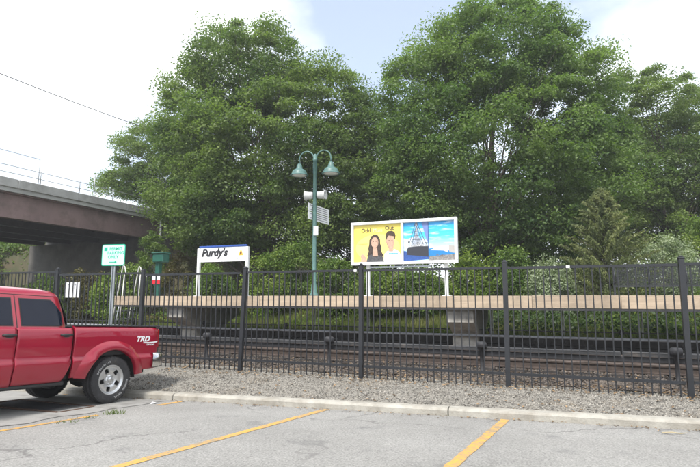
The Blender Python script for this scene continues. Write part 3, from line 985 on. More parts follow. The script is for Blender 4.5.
flat('ship_deck', [(.05, .34), (.12, .40), (.30, .44), (.48, .41), (.49, .34)], pm('deck_grey', (.45, .46, .48), var=.4, scale=30), *B, 5)
flat('ship_hull', [(.07, .16), (.055, .28), (.09, .36), (.28, .38), (.49, .37), (.49, .10), (.30, .13)], pm('hull_dark', (.030, .032, .042)), *B, 6)
flat('harbour_water', [(0, 0), (.49, .04), (.49, .13), (.30, .15), (.07, .18), (.05, .26), (0, .27)], pm('deep_water', (.03, .085, .30), var=.2, scale=20), *B, 5)
flat('lagoon', [(.5, .10), (1, .10), (1, .30), (.72, .34), (.5, .31)], pm('lagoon', (.02, .20, .48)), *B, 2)
flat('pavilion', [(.52, .27), (.66, .34), (.88, .385), (.88, .26), (.86, .20), (.78, .25)], pm('pavilion', (.82, .82, .82)), *B, 3)
flat('pavilion_shade', [(.88, .385), (1, .36), (1, .18), (.90, .20), (.88, .27)], pm('stone_grey', (.42, .40, .38)), *B, 3)
flat('quay', [(.5, 0), (1, 0), (1, .15), (.5, .11)], pm('quay', (.22, .21, .20), var=.4, scale=25), *B, 4)
flat('frame_line', [(.488, 0), (.50, 0), (.50, 1), (.488, 1)], pm('navy', (.03, .09, .25)), *B, 7)

# green hooded post with red and white plates
gs = on_platform(162, 1.2)
gz = height(163, 253.5, gs, 1.2) - PT
gp = thing('help_point', 'dark green hooded help point post with red and white plates on the platform end', 'help point', PF(gs, 1.2, PT), -TH_P)
M_dkgreen = mat('dark_green', (.012, .085, .060), rough=.45, var=.15)
mb = MB(); mb.box((-.08, 0, gz / 2 - .1), (.17, .16, gz - .2), bevel=.015); mb.build('post', M_dkgreen, gp)
mb = MB(); mb.box((.03, -.03, gz - .16), (.46, .34, .30), bevel=.03); mb.box((.05, -.05, gz + .005), (.52, .40, .04), bevel=.015); mb.build('hood', M_dkgreen, gp)
zr = height(161, 280, gs, 1.2) - PT
M_redp = mat('plate_red', (.55, .02, .035), rough=.4)
for x in (-.155, .035):
    mb = MB(); mb.box((x, -.10, zr + .07), (.15, .01, .13)); a = mb.build('plate', M_sign, gp)
    mb = MB(); mb.box((x, -.10, zr - .07), (.15, .012, .14)); mb.build('red_field', M_redp, a)
mb = MB(); mb.box((-.06, -.09, zr), (.36, .012, .30)); mb.build('plate_backing', M_dkgreen, gp)

# white tube handrails of the steps at the platform end
st = thing('platform_ladder', 'steep access ladder with two white hooked tube handrails at the platform end', 'ladder', PF(S_L, 0, 0), -TH_P)
for y in (.25, .95):
    mb = MB()
    mb.tube([(.34, y, PT + .66), (.26, y, PT + .72), (.10, y, PT + .76), (.03, y, PT + .98), (-.02, y, PT + 1.02), (-.06, y, PT + .92), (-.42, y, .52), (-.46, y, .46), (-.40, y, .42), (-.30, y, .43)], .020, 8)
    mb.tube([(-.10, y, .0), (.04, y, PT + .74)], .018, 8)
    mb.build('handrail', mat('worn_white', (.50, .50, .47), rough=.6, var=.15), st)
for i in range(5):
    mb = MB(); mb.box((-.32 + i * .055, .6, .2 + i * .26), (.14, .70, .03)); mb.build('tread', M_galv, st)
for y in (.25, .95):
    mb = MB(); mb.tube([(-.36, y, .0), (-.05, y, PT - .02)], .022, 6); mb.build('stringer', M_galv, st)

# mesh guard rail at the back of the platform
r0, r1 = on_platform(611, 3.2), on_platform(760, 3.2)
gz0, gz1 = height(640, 286.2, r0 + .6, 3.2) - PT, height(640, 266, r0 + .6, 3.2) - PT
rl = thing('mesh_railing', 'black wire mesh guard railing along the back of the platform', 'railing', PF(r0, 3.2, PT), -TH_P)
ln = r1 - r0
for z in (gz0, gz1):
    mb = MB(); mb.box((ln / 2, 0, z), (ln, .05, .045)); mb.build('rail', M_black, rl)
nb_ = max(2, round(ln / .78))
for i in range(nb_ + 1):
    x = ln * i / nb_
    mb = MB(); mb.box((x, 0, gz1 / 2), (.05, .055, gz1)); mb.tube([(x, -.03, gz0 + .06), (x, -.16, gz0 + .10), (x, -.17, gz0 + .32), (x, -.05, gz1 - .08)], .013, 6)
    mb.build('post', M_black, rl)
wz = gz1 - gz0
for i in range(nb_):
    a, b = ln * i / nb_ + .03, ln * (i + 1) / nb_ - .03
    mb = MB()
    for k in range(1, 24):
        x = a + (b - a) * k / 24; mb.box((x, .006, gz0 + wz / 2), (.011, .009, wz))
    for k in range(1, 15):
        mb.box(((a + b) / 2, -.003, gz0 + wz * k / 15), (b - a, .009, .011))
    mb.build('mesh_panel', M_black, rl)

# ------------------------------------------------------------------ the metal fence
fence = thing('metal_fence', 'black steel picket fence with square posts between the gravel verge and the track', 'fence', FO, -TH_F)
BAY = 2.44
TOPZ, BOTZ = EYE + .487, EYE - 1.19
def fz(k):   # the bays behind the pickup step up a little
    return 0.0 if k < 4.5 else (.07 if k < 5.5 else .13)
pk = MB(); pk.box((0, 0, 0), (.0165, .0165, TOPZ - BOTZ + .20)); pdata = None
ptm = MB(); ptm.box((0, 0, (TOPZ + .05 + .12) / 2 - .12), (.072, .072, TOPZ + .05 + .12)); ptm.box((0, 0, TOPZ + .06), (.086, .086, .03), bevel=.008); ptm.box((0, 0, TOPZ + .085), (.05, .05, .025), bevel=.008); ptd = None
jit = random.Random(5)
for k in range(-2, 10):
    lean = R(2.0) if k == 3 else R(jit.uniform(-.4, .4))
    args = ((-k * BAY, 0, fz(k) + .01), (0, lean, 0))
    if ptd is None:
        o = ptm.build('post', M_black, fence, *args); ptd = o.data
    else:
        inst('post', ptd, fence, *args)
for k in range(-2, 9):
    x0, x1 = -(k + 1) * BAY + .05, -k * BAY - .05
    dz = (fz(k) + fz(k + 1)) / 2
    sag = jit.uniform(-.008, .008)
    for z, nm in ((TOPZ - .02, 'top_rail'), (BOTZ, 'bottom_rail')):
        mb = MB(); mb.box(((x0 + x1) / 2, 0, z + dz + sag), (x1 - x0, .038, .04)); mb.build(nm, M_black, fence)
    for i in range(20):
        x = -k * BAY - .06 - (i + .5) * (BAY - .12) / 20
        h = (TOPZ - .045 + BOTZ - .185) / 2
        args = ((x, .001, h + dz + sag - .002), (R(jit.uniform(-.25, .25)), R(jit.gauss(0, .35)), 0), (1, 1, .985))
        if pdata is None:
            o = pk.build('picket', M_black, fence, *args[:2]); o.scale = args[2]; pdata = o.data
        else:
            inst('picket', pdata, fence, *args)

# white notice hung on the fence
p = FF(0, 0)
def on_fence(px):
    r = (px - 350) / FPX / math.cos(PITCH); c, s = math.cos(TH_F), math.sin(TH_F)
    return (r * FO.y - FO.x) / (c + r * s)
a, b = on_fence(67.5), on_fence(82)
pc = FF((a + b) / 2, .028); zn = at(75, 290, pc.y).z
nt = thing('fence_notice', 'blank white notice plate fixed to the fence behind the pickup cab', 'notice', (pc.x, pc.y, zn), -TH_F)
mb = MB(); mb.box((0, 0, 0), (b - a, .006, .34), bevel=.002); mb.build('plate', M_sign, nt)
for x in (-.1, .1):
    mb = MB(); mb.box((x, -.012, .12), (.02, .020, .02)); mb.build('clip', M_galv, nt)
# little white tags clipped to the top rail
for px in (355.5, 566):
    s = on_fence(px)
    mb = MB(); mb.box((0, 0, 0), (.055, .05, .045), bevel=.006)
    o = mb.build('rail_clip', M_white, None, FF(s, -.002, TOPZ - .025), (0, 0, -TH_F))
    tag(o, 'small white clip on the fence top rail ' + ('under the billboard' if px < 400 else 'in front of the pale shrub'), 'clip')

# ------------------------------------------------------------------ permit parking sign
YS = 9.4
pp = at(112, 300, YS)
gz_ = float(verge_z(np.array(pp.x), np.array(pp.y)))
ps_ = thing('parking_sign', 'white and green permit parking sign on a galvanised post behind the pickup bed', 'parking sign', (pp.x, pp.y, gz_), R(-14))
z1, z0 = at(112, 244.5, YS).z - gz_, at(112, 265.8, YS).z - gz_
w = 27.0 / FPX * YS
M_gsign = mat('sign_green', (.0, .36, .22), rough=.4, var=.05)
def rrect(w, h, r, k=4):
    o = []
    for cx, cy, a0 in ((w / 2 - r, h / 2 - r, 0), (-w / 2 + r, h / 2 - r, 90), (-w / 2 + r, -h / 2 + r, 180), (w / 2 - r, -h / 2 + r, 270)):
        for i in range(k + 1):
            a = R(a0 + 90 * i / k); o.append((cx + r * math.cos(a), cy + r * math.sin(a)))
    return o
mb = MB(); mb.prism(rrect(w, z1 - z0, .035), .004, upright(0, -.03, (z0 + z1) / 2)); plate = mb.build('plate', M_gsign, ps_)
mb = MB(); mb.prism(rrect(w - .03, z1 - z0 - .03, .03), .002, upright(0, -.0345, (z0 + z1) / 2)); mb.build('white_field', mat('sign_white_green', (.48, .74, .67), rough=.35, var=.03), plate)
hh = z1 - z0
mb = MB(); mb.prism([(-.035, -.035), (.035, -.035), (.035, .035), (-.035, .035)], .001, upright(-w * .33, -.037, z0 + hh * .78)); sq = mb.build('symbol_square', M_gsign, plate)
text('lettering', "PERMIT", .085, M_gsign, plate, upright(.05, -.0372, z0 + hh * .72), align='CENTER', bold=.001)
text('lettering', "PARKING", .085, M_gsign, plate, upright(.05, -.0372, z0 + hh * .525), align='CENTER', bold=.001)
text('lettering', "ONLY", .085, M_gsign, plate, upright(.0, -.0372, z0 + hh * .33), align='CENTER', bold=.001)
mb = MB(); mb.prism([(-.09, -.008), (.03, -.008), (.03, -.026), (.075, 0), (.03, .026), (.03, .008), (-.09, .008)], .001, upright(.01, -.0372, z0 + hh * .17)); mb.build('arrow', M_gsign, plate)
mb = MB()
mb.prism([(-.035, -.012), (-.02, -.012), (-.02, .01), (.02, .01), (.02, -.012), (.035, -.012), (.035, -.006), (.027, .022), (-.027, .022), (-.035, -.006)], z1 - .02 + .25, Matrix.Translation((0, -.005, -.25)))
mb.build('post', M_galv, ps_)

# ------------------------------------------------------------------ pickup truck
def red_paint():
    m, N, L, out = new_mat('red_paint')
    p = N.new("ShaderNodeBsdfPrincipled")
    p.inputs["Roughness"].default_value = .30
    p.inputs["Coat Weight"].default_value = 1.0
    p.inputs["Specular IOR Level"].default_value = .25
    p.inputs["Coat Roughness"].default_value = .03
    tc = N.new("ShaderNodeTexCoord")
    n = N.new("ShaderNodeTexNoise"); n.inputs["Scale"].default_value = 3.0; n.inputs["Detail"].default_value = 7; n.inputs["Roughness"].default_value = .7
    L.new(tc.outputs["Object"], n.inputs["Vector"])
    sx = N.new("ShaderNodeSeparateXYZ"); L.new(tc.outputs["Object"], sx.inputs[0])
    mr = N.new("ShaderNodeMapRange"); mr.inputs["From Min"].default_value = .75; mr.inputs["From Max"].default_value = .35
    L.new(sx.outputs["Z"], mr.inputs["Value"])
    mu = N.new("ShaderNodeMath"); mu.operation = 'MULTIPLY'
    L.new(mr.outputs["Result"], mu.inputs[0]); L.new(n.outputs["Fac"], mu.inputs[1])
    mx = N.new("ShaderNodeMix"); mx.data_type = 'RGBA'
    mx.inputs["A"].default_value = (.280, .002, .022, 1)
    mx.inputs["B"].default_value = (.21, .022, .028, 1)      # road dust low on the doors
    L.new(mu.outputs[0], mx.inputs["Factor"]); L.new(mx.outputs["Result"], p.inputs["Base Color"])
    L.new(p.outputs["BSDF"], out.inputs["Surface"])
    return m
M_red = red_paint()
M_glass = mat('sky_tint_glass', (.006, .009, .020), rough=.05, var=.05, spec=.22)  # near-black glass, blue of the reflected sky put into its base colour
M_rubber = mat('rubber', (.028, .028, .030), rough=.85, var=.25, scale=12, bump=.3, bscale=40, dirt=(.075, .07, .062), dscale=4)
M_plastic = mat('black_plastic', (.018, .018, .019), rough=.6, var=.2)
M_alloy = mat('alloy', (.55, .56, .57), rough=.32, metal=.85, var=.08)
M_chrome = mat('chrome', (.75, .76, .77), rough=.12, metal=1.0, var=.04)
M_tail = mat('tail_lens', (.42, .006, .01), rough=.1, var=.05, coat=.6)
M_chassis = mat('chassis', (.014, .013, .012), rough=.9, var=.4)

SZ = [.34, .44, .56, .66, .70, .735, .90, 1.05, 1.13, 1.17, 1.195, 1.21]
SY = [.825, .858, .882, .902, .900, .876, .888, .886, .876, .862, .835, .80]
def side_y(x, z):
    y = float(np.interp(z, SZ, SY))
    if x < -.92: y -= .07 * ((-.92 - x) / .18) ** 2
    if x > 3.5: y -= .16 * ((x - 3.5) / .6) ** 2
    return y

cy, sy = math.cos(R(26.6)), math.sin(R(26.6))
up = Vector((0, .067, 1)).normalized()
fw = Vector((-sy, -cy, 0)); fw = (fw - up * fw.dot(up)).normalized()
lf = up.cross(fw)
contact = Vector((-3.72, 7.82, lot_z(0, 7.82)))
TS = .96
org = contact - lf * .88 * TS
truck = thing('pickup_truck', 'dark red double cab pickup truck with silver alloy wheels backed up to the kerb', 'pickup truck')
truck.matrix_basis = Matrix(((fw.x, lf.x, up.x, org.x), (fw.y, lf.y, up.y, org.y), (fw.z, lf.z, up.z, org.z + .007), (0, 0, 0, 1))) @ Matrix.Scale(TS, 4)
AR, AZ = .462, .362
AX, FX = -.15, 3.10

def body_panel(name, x0, x1, zb, zt, side, step=.03, rows=22, m=None, parent=None, top_in=False):
    k = max(4, int((x1 - x0) / step)); vs, fs = [], []
    xs = [x0 + (x1 - x0) * i / k for i in range(k + 1)]
    for x in xs:
        b, t = zb(x), zt(x)
        for j in range(rows + 1):
            z = b + (t - b) * j / rows
            vs.append((x, side * side_y(x, z), z))
    R1 = rows + 1
    for i in range(k):
        for j in range(rows):
            fs.append((i * R1 + j, i * R1 + j + 1, (i + 1) * R1 + j + 1, (i + 1) * R1 + j))
    # flange turned inwards all round
    rim = [i * R1 for i in range(k + 1)] + [k * R1 + j for j in range(1, R1)] + [i * R1 + rows for i in range(k - 1, -1, -1)] + [j for j in range(rows - 1, 0, -1)]
    o = len(vs)
    for r_ in rim:
        v = vs[r_]; vs.append((v[0], v[1] - side * .035, v[2]))
    n_ = len(rim)
    mb = MB(); mb.add(vs, fs, True)
    fl = [(rim[i], rim[(i + 1) % n_], o + (i + 1) % n_, o + i) for i in range(n_)]
    for f in fl: mb.f.append(f); mb.smooth.append(False)
    ob = mb.build(name, m or M_red, parent or truck)
    return ob

def arch(cx, base):
    def f(x):
        d = abs(x - cx)
        return max(base(x), AZ + math.sqrt(max(AR * AR - d * d, 0))) if d < AR else base(x)
    return f
bed_base = lambda x: .44 if x > 0 else .47 + .05 * max(0, -x - .5)
for side in (1, -1):
    body_panel('bed_side', -1.10, .565, arch(AX, bed_base), lambda x: 1.20, side, .02, 30)
    dr = body_panel('rear_door', .60, 1.405, lambda x: .40 if x > .72 else .40 + .25 * ((.72 - x) / .12) ** 2, lambda x: 1.172, side)
    df = body_panel('front_door', 1.42, 2.52, lambda x: .39, lambda x: 1.172, side)
    body_panel('front_fender', 2.535, 4.05, arch(FX, lambda x: .40), lambda x: 1.15 - .09 * max(0, (x - 2.6) / 1.4), side, .02, 26)
    for d_, x0 in ((dr, .70), (df, 1.51)):
        mb = MB(); y = side * side_y(x0, 1.06)
        mb.tube([(x0 - .085, y - side * .005, 1.065), (x0 - .07, y + side * .032, 1.068), (x0 + .07, y + side * .032, 1.068), (x0 + .085, y - side * .005, 1.065)], .016, 8)
        mb.prism(ell(0, 0, .065, .028, 14), .004, Matrix(((-1, 0, 0, x0), (0, 0, side, y + side * (.001 if side > 0 else -.001)), (0, 1, 0, 1.06), (0, 0, 0, 1))))
        mb.build('door_handle', M_plastic, d_)
    # wheel-arch flares
    for cx in (AX, FX):
        mb = MB(); vs = []; K = 34
        prof = [(.640, -.001), (.622, .010), (.57, .034), (.52, .046), (.480, .044), (.462, .022), (.458, -.04)]
        a0, a1 = R(6), R(174)
        for i in range(K + 1):
            a = a0 + (a1 - a0) * i / K
            fade = min(1, (K - i + 1) / 4, (i + 1) / 4)
            for (r_, dy) in prof:
                rr = AR + (r_ - AR) * (.80 + .35 * max(0, math.cos(a)))
                x, z = cx + rr * math.cos(a), AZ + rr * math.sin(a)
                z = min(z, 1.12)
                vs.append((x, side * (side_y(x, max(z, .44)) + dy * (.3 + .7 * fade)), z))
        n_ = len(prof)
        mb.add(vs, [(i * n_ + j, i * n_ + j + 1, (i + 1) * n_ + j + 1, (i + 1) * n_ + j) for i in range(K) for j in range(n_ - 1)], True)
        mb.build('wheel_arch_flare', M_red, truck)
        # dark wheel housing
        mb = MB(); vs = []
        for i in range(19):
            a = math.pi * i / 18
            for y in (.84, .50):
                vs.append((cx + .468 * math.cos(a), side * y, AZ + .468 * math.sin(a)))
        vs += [(cx, side * .50, AZ)]
        mb.add(vs, [(2 * i, 2 * i + 1, 2 * i + 3, 2 * i + 2) for i in range(18)] + [(2 * i + 1, 2 * i + 3, 38) for i in range(18)])
        mb.build('wheel_housing', M_chassis, truck)

# greenhouse
GZ = [1.145, 1.20, 1.32, 1.44, 1.55, 1.62, 1.67, 1.71, 1.735, 1.752, 1.762]
GY = [.868, .850, .806, .760, .716, .690, .660, .612, .54, .40, .18]
GB = [.60, .60, .615, .635, .66, .68, .71, .78, .90, 1.08, 1.32]
GF = [3.02, 2.92, 2.73, 2.54, 2.37, 2.26, 2.18, 2.08, 1.98, 1.86, 1.70]
NEX = 9.0
def gh_y(x, z):
    b = np.interp(z, GZ, GY); xb, xf = np.interp(z, GZ, GB), np.interp(z, GZ, GF)
    a, c = (xf - xb) / 2, (xf + xb) / 2
    return float(b * max(1e-4, 1 - abs((x - c) / a) ** NEX) ** (1 / NEX))
ring = []
K = 96
def sgnp(v, e): return math.copysign(abs(v) ** e, v)
vs, fs = [], []
zz = list(np.interp(np.linspace(0, 10, 31), range(11), GZ))
for z in zz:
    b = np.interp(z, GZ, GY); xb, xf = np.interp(z, GZ, GB), np.interp(z, GZ, GF)
    a, c = (xf - xb) / 2, (xf + xb) / 2
    for i in range(K):
        t = 2 * math.pi * (i + .5) / K
        vs.append((c + a * sgnp(math.cos(t), 2 / NEX), b * sgnp(math.sin(t), 2 / NEX), z))
for r_ in range(len(zz) - 1):
    for i in range(K):
        fs.append((r_ * K + i, r_ * K + (i + 1) % K, (r_ + 1) * K + (i + 1) % K, (r_ + 1) * K + i))
fs.append(tuple((len(zz) - 1) * K + i for i in range(K)))
mb = MB(); mb.add(vs, fs, True); roof = mb.build('cab_roof', M_red, truck)

def side_glass(name, x0, x1, zb, zt, side, off, m, parent, grow=0.0):
    k, rows = 22, 10; vs = []
    for i in range(k + 1):
        x = x0 - grow + (x1 - x0 + 2 * grow) * i / k
        xe = min(max(x, x0), x1)
        b, t = zb(xe) - grow, zt(xe) + grow
        for j in range(rows + 1):
            z = b + (t - b) * j / rows
            vs.append((x, side * (gh_y(x, z) + off), z))
    R1 = rows + 1
    mb = MB(); mb.add(vs, [(i * R1 + j, i * R1 + j + 1, (i + 1) * R1 + j + 1, (i + 1) * R1 + j) for i in range(k) for j in range(rows)], True)
    return mb.build(name, m, parent)
for side in (1, -1):
    zb1 = lambda x: 1.205 + (.03 * max(0, (.80 - x) / .08) ** 2 if x < .80 else 0)
    zt1 = lambda x: 1.565 - (.20 * ((.90 - x) / .17) ** 1.4 if x < .90 else 0)
    zt2 = lambda x: 1.565 - (.36 * ((x - 2.12) / .5) if x > 2.12 else 0)
    for nm, x0, x1, a_, b_ in (('rear_window', .745, 1.345, zb1, zt1), ('front_window', 1.475, 2.52, lambda x: 1.205, zt2)):
        gl = side_glass(nm, x0, x1, a_, b_, side, .008, M_glass, truck)
        side_glass('window_seal', x0, x1, a_, b_, side, .004, M_plastic, gl, .014)
    # door seams in the window frames
    for x_ in (1.412,):
        mb = MB(); vs = []
        for j in range(11):
            z = 1.17 + .44 * j / 10
            for dx in (-.006, .006): vs.append((x_ + dx, side * (gh_y(x_, z) + .002), z))
        mb.add(vs, [(2 * j, 2 * j + 1, 2 * j + 3, 2 * j + 2) for j in range(10)]); mb.build('door_seam', M_plastic, roof)
    mb = MB(); vs = []
    for j in range(21):          # drip rail line over the doors
        x = .78 + 1.4 * j / 20
        for dz in (-.005, .005): vs.append((x, side * (gh_y(x, 1.625) + .0025), 1.625 + dz))
    mb.add(vs, [(2 * j, 2 * j + 1, 2 * j + 3, 2 * j + 2) for j in range(20)]); mb.build('door_seam', M_plastic, roof)
    # mirrors
    mb = MB(); mb.box((2.46, side * 1.0, 1.27), (.14, .20, .18), bevel=.03); mb.box((2.46, side * .89, 1.22), (.06, .12, .04)); mb.build('mirror', M_plastic, truck)
# windscreen and rear window
def cross_glass(name, front):
    vs = []; k, rows = 12, 8
    for j in range(rows + 1):
        z = 1.22 + .38 * j / rows
        b = np.interp(z, GZ, GY) * .84
        x = (np.interp(z, GZ, GF) + .006) if front else (np.interp(z, GZ, GB) - .006)
        for i in range(k + 1):
            vs.append((x, -b + 2 * b * i / k, z))
    mb = MB(); mb.add(vs, [(j * (k + 1) + i, j * (k + 1) + i + 1, (j + 1) * (k + 1) + i + 1, (j + 1) * (k + 1) + i) for j in range(rows) for i in range(k)], True)
    mb.build(name, M_glass, truck)
cross_glass('windscreen', True); cross_glass('back_window', False)
# inner structure, bed, tailgate
mb = MB(); mb.box((1.72, 0, .79), (2.24, 1.62, .74)); mb.build('cab_floor', M_chassis, truck)
mb = MB()
mb.box((-.26, 0, .76), (1.66, 1.56, .04)); mb.box((.555, 0, .96), (.03, 1.60, .44))
for s_ in (-1, 1):
    mb.box((-.26, s_ * .79, .97), (1.64, .03, .44)); mb.box((-.26, s_ * .50, .83), (.84, .60, .16))
mb.build('bed_liner', M_plastic, truck)
for s_ in (-1, 1):
    mb = MB(); mb.box((-.265, s_ * .815, 1.207), (1.66, .075, .022), bevel=.006); mb.build('bed_rail_cap', M_plastic, truck)
mb = MB(); mb.box((-1.085, 0, .93), (.05, 1.52, .54), bevel=.015); tg = mb.build('tailgate', M_red, truck)
mb = MB(); mb.box((-1.115, 0, 1.05), (.015, .26, .09), bevel=.006); mb.build('tailgate_handle', M_plastic, tg)
for s_ in (-1, 1):
    mb = MB(); mb.box((-1.085, s_ * .775, 1.0), (.07, .10, .33), bevel=.02); mb.build('tail_light', M_tail, truck)
mb = MB()
vs, prof = [], [(-.02, .74), (.0, .755), (.10, .755), (.13, .73), (.13, .56), (.11, .52), (0, .50), (-.02, .52)]
path = [(-.92, .885), (-1.02, .895), (-1.10, .88), (-1.15, .80), (-1.17, .5), (-1.175, 0), (-1.17, -.5), (-1.15, -.80), (-1.10, -.88), (-1.02, -.895), (-.92, -.885)]
for i, (x, y) in enumerate(path):
    a = Vector(path[max(i - 1, 0)]); b = Vector(path[min(i + 1, len(path) - 1)])
    d = (b - a).normalized(); nrm = Vector((d.y, -d.x))
    if nrm.dot(Vector((x + .3, y))) < 0: nrm = -nrm
    for (o_, z) in prof:
        q = Vector((x, y)) + nrm * (o_ - .06) * (.55 if abs(y) > .84 else 1)
        vs.append((q.x, q.y, z))
n_ = len(prof)
mb.add(vs, [(i * n_ + j, i * n_ + (j + 1) % n_, (i + 1) * n_ + (j + 1) % n_, (i + 1) * n_ + j) for i in range(len(path) - 1) for j in range(n_)], True)
mb.build('rear_bumper', M_chrome, truck)
# chassis, exhaust, axles
mb = MB()
for s_ in (-1, 1): mb.box((1.4, s_ * .45, .47), (5.0, .09, .14))
mb.box((2.0, 0, .42), (.9, .8, .2)); mb.box((1.1, .35, .42), (1.0, .35, .22))
mb.tube([(AX, -.72, AZ), (AX, .72, AZ)], .055, 10); mb.tube([(FX, -.72, AZ), (FX, .72, AZ)], .05, 10)
mb.lathe([(0, -.13), (.10, -.12), (.15, 0), (.10, .12), (0, .13)], 14, Matrix.Translation((AX, .1, AZ)) @ Matrix.Rotation(R(90), 4, 'Y'))
mb.build('chassis', M_chassis, truck)
mb = MB(); mb.tube([(1.6, -.55, .36), (.4, -.62, .38), (-.6, -.66, .45), (-1.0, -.72, .44)], .032, 10); mb.build('exhaust', M_rust, truck)
for s_ in (-1, 1):
    mb = MB(); mb.box((1.55, s_ * .80, .375), (1.85, .07, .07), bevel=.02); mb.build('sill', M_plastic, truck)
# bonnet and front
mb = MB(); vs = []; k, rows = 16, 14
for i in range(k + 1):
    x = 2.56 + 1.56 * i / k
    for j in range(rows + 1):
        v = -1 + 2 * j / rows
        zc = 1.19 - .06 * (i / k) - .10 * (i / k) ** 4
        vs.append((x, v * (side_y(x, 1.05) - .03), zc - .05 * v * v))
mb.add(vs, [(i * (rows + 1) + j, i * (rows + 1) + j + 1, (i + 1) * (rows + 1) + j + 1, (i + 1) * (rows + 1) + j) for i in range(k) for j in range(rows)], True)
mb.build('bonnet', M_red, truck)
mb = MB(); mb.box((3.95, 0, .78), (.24, 1.44, .50), bevel=.05); mb.build('front_panel', M_red, truck)
mb = MB(); mb.box((4.08, 0, .92), (.06, .80, .22), bevel=.04); mb.build('grille', M_chrome, truck)
for s_ in (-1, 1):
    mb = MB(); mb.box((4.05, s_ * .60, .92), (.10, .30, .20), bevel=.04); mb.build('headlight', M_lens, truck)
mb = MB(); mb.box((4.12, 0, .58), (.18, 1.62, .24), bevel=.06); mb.build('front_bumper', M_red, truck)
# decal on the bed side
ydec = side_y(-.8, .98) + .003
DM = lambda x, z, dy=0: Matrix(((-1, 0, 0, x), (0, 0, 1, side_y(x, z) + .0025 + dy), (0, 1, 0, z), (0, 0, 0, 1)))
text('decal', "TRD", .115, M_sign, truck, DM(-.55, .955), shear=.35, bold=.005, sx=1.25)
mb = MB(); mb.prism([(0, .02), (.10, .012), (.30, .028), (.32, .048), (.14, .034), (.02, .035)], .0015, DM(-.70, .905)); mb.build('decal_swoosh', M_sign, truck)
text('decal_small', "OFF ROAD", .034, M_sign, truck, DM(-.78, .885), shear=.35, bold=.001)
# wheels
M_letter = mat('letter_white', (.34, .34, .34), rough=.8)
def make_wheel(x, side, lettered):
    wh = bpy.data.objects.new('wheel', None); COL.objects.link(wh); wh.parent = truck
    Mw = Matrix(((-side, 0, 0, x), (0, 0, side, side * .765), (0, 1, 0, AZ), (0, 0, 0, 1)))   # local z = outward
    if side < 0: Mw = Matrix(((1, 0, 0, x), (0, 0, -1, -.765), (0, 1, 0, AZ), (0, 0, 0, 1)))
    wh.matrix_basis = Mw @ Matrix.Rotation(R(10), 4, 'Z') @ Matrix.Scale(.938, 4)
    mb = MB()
    mb.lathe([(.236, -.10), (.252, -.115), (.30, -.126), (.345, -.122), (.372, -.112), (.383, -.092), (.385, -.05), (.374, -.046), (.374, -.036), (.386, -.032), (.386, .032), (.374, .036), (.374, .046), (.385, .05), (.383, .092), (.372, .112), (.345, .122), (.30, .126), (.252, .115), (.236, .10)], 64)
    for i in range(40):     # shoulder lugs
        for h in (-.098, .098):
            a = 2 * math.pi * (i + (.5 if h > 0 else 0)) / 40
            Mr = Matrix.Rotation(a, 4, 'Z')
            mb.box(Mr @ Vector((.380, 0, h)), (.009, .036, .034), rot=Mr.to_3x3())
    mb.build('tyre', M_rubber, wh)
    mb = MB()
    mb.lathe([(.218, .085), (.222, .10), (.212, .108), (.203, .104), (.196, .085), (.188, .03), (.188, -.09), (.20, -.10)], 48)
    # pierced face: five windows
    ra = [.0, .03, .05, .068, .085, .103, .118, .133, .148, .162, .174, .186, .20]
    rz = [.075, .074, .072, .060, .062, .070, .074, .076, .076, .075, .074, .076, .092]
    A_ = 90; vs = []
    for i in range(A_):
        t = 2 * math.pi * i / A_
        for r_, h in zip(ra, rz): vs.append((r_ * math.cos(t), r_ * math.sin(t), h))
    fs = []
    n_ = len(ra)
    back = len(vs)
    vs += [(v[0], v[1], v[2] - .03) for v in vs]
    def solid(i, j):
        i %= A_
        t = (360.0 * (i + .5) / A_) % 72 - 36
        rm = (ra[j] + ra[j + 1]) / 2
        return not (.103 < rm < .174 and abs(t) * rm < (.030 if rm < .12 else .034 if rm < .16 else .026) * 57.3)
    for i in range(A_):
        i2 = (i + 1) % A_
        for j in range(n_ - 1):
            if not solid(i, j): continue
            fs.append((i * n_ + j, i2 * n_ + j, i2 * n_ + j + 1, i * n_ + j + 1))
            if j > 0 and not solid(i, j - 1): fs.append((i * n_ + j, i2 * n_ + j, back + i2 * n_ + j, back + i * n_ + j))
            if j < n_ - 2 and not solid(i, j + 1): fs.append((i * n_ + j + 1, i2 * n_ + j + 1, back + i2 * n_ + j + 1, back + i * n_ + j + 1))
            if not solid(i + 1, j): fs.append((i2 * n_ + j, i2 * n_ + j + 1, back + i2 * n_ + j + 1, back + i2 * n_ + j))
            if not solid(i - 1, j): fs.append((i * n_ + j, i * n_ + j + 1, back + i * n_ + j + 1, back + i * n_ + j))
    mb.add(vs, fs)
    mb.lathe([(0, .092), (.03, .090), (.036, .08), (.036, .065)], 20)
    for i in range(6):
        a = math.pi * i / 3
        mb.lathe([(0, .08), (.010, .08), (.010, .055)], 8, Matrix.Translation((.062 * math.cos(a), .062 * math.sin(a), 0)))
    ro = mb.build('rim', M_alloy, wh); ro.scale = (1.14, 1.14, 1.0)
    mb = MB(); mb.lathe([(0, .025), (.14, .025), (.15, .01), (.186, -.02), (.186, -.09), (0, -.09)], 28); mb.build('brake_drum', M_chassis, wh)
    if lettered:
        for word, mid_a in (("BFGoodrich", 120), ("RUGGED TRAIL", -50)):
            kk = len(word)
            for i, ch in enumerate(word):
                if ch == ' ': continue
                a = R(mid_a + (kk - 1) * 6.2 / 2 - i * 6.2)
                Mt = Matrix.Rotation(a - math.pi / 2, 4, 'Z') @ Matrix.Translation((0, .290, .1265))
                text('sidewall_letter', ch, .046, M_letter, wh, Mt, align='CENTER', bold=.0016, ext=.0012)
    return wh
make_wheel(AX, 1, True); make_wheel(FX, 1, True); make_wheel(AX, -1, False); make_wheel(FX, -1, False)

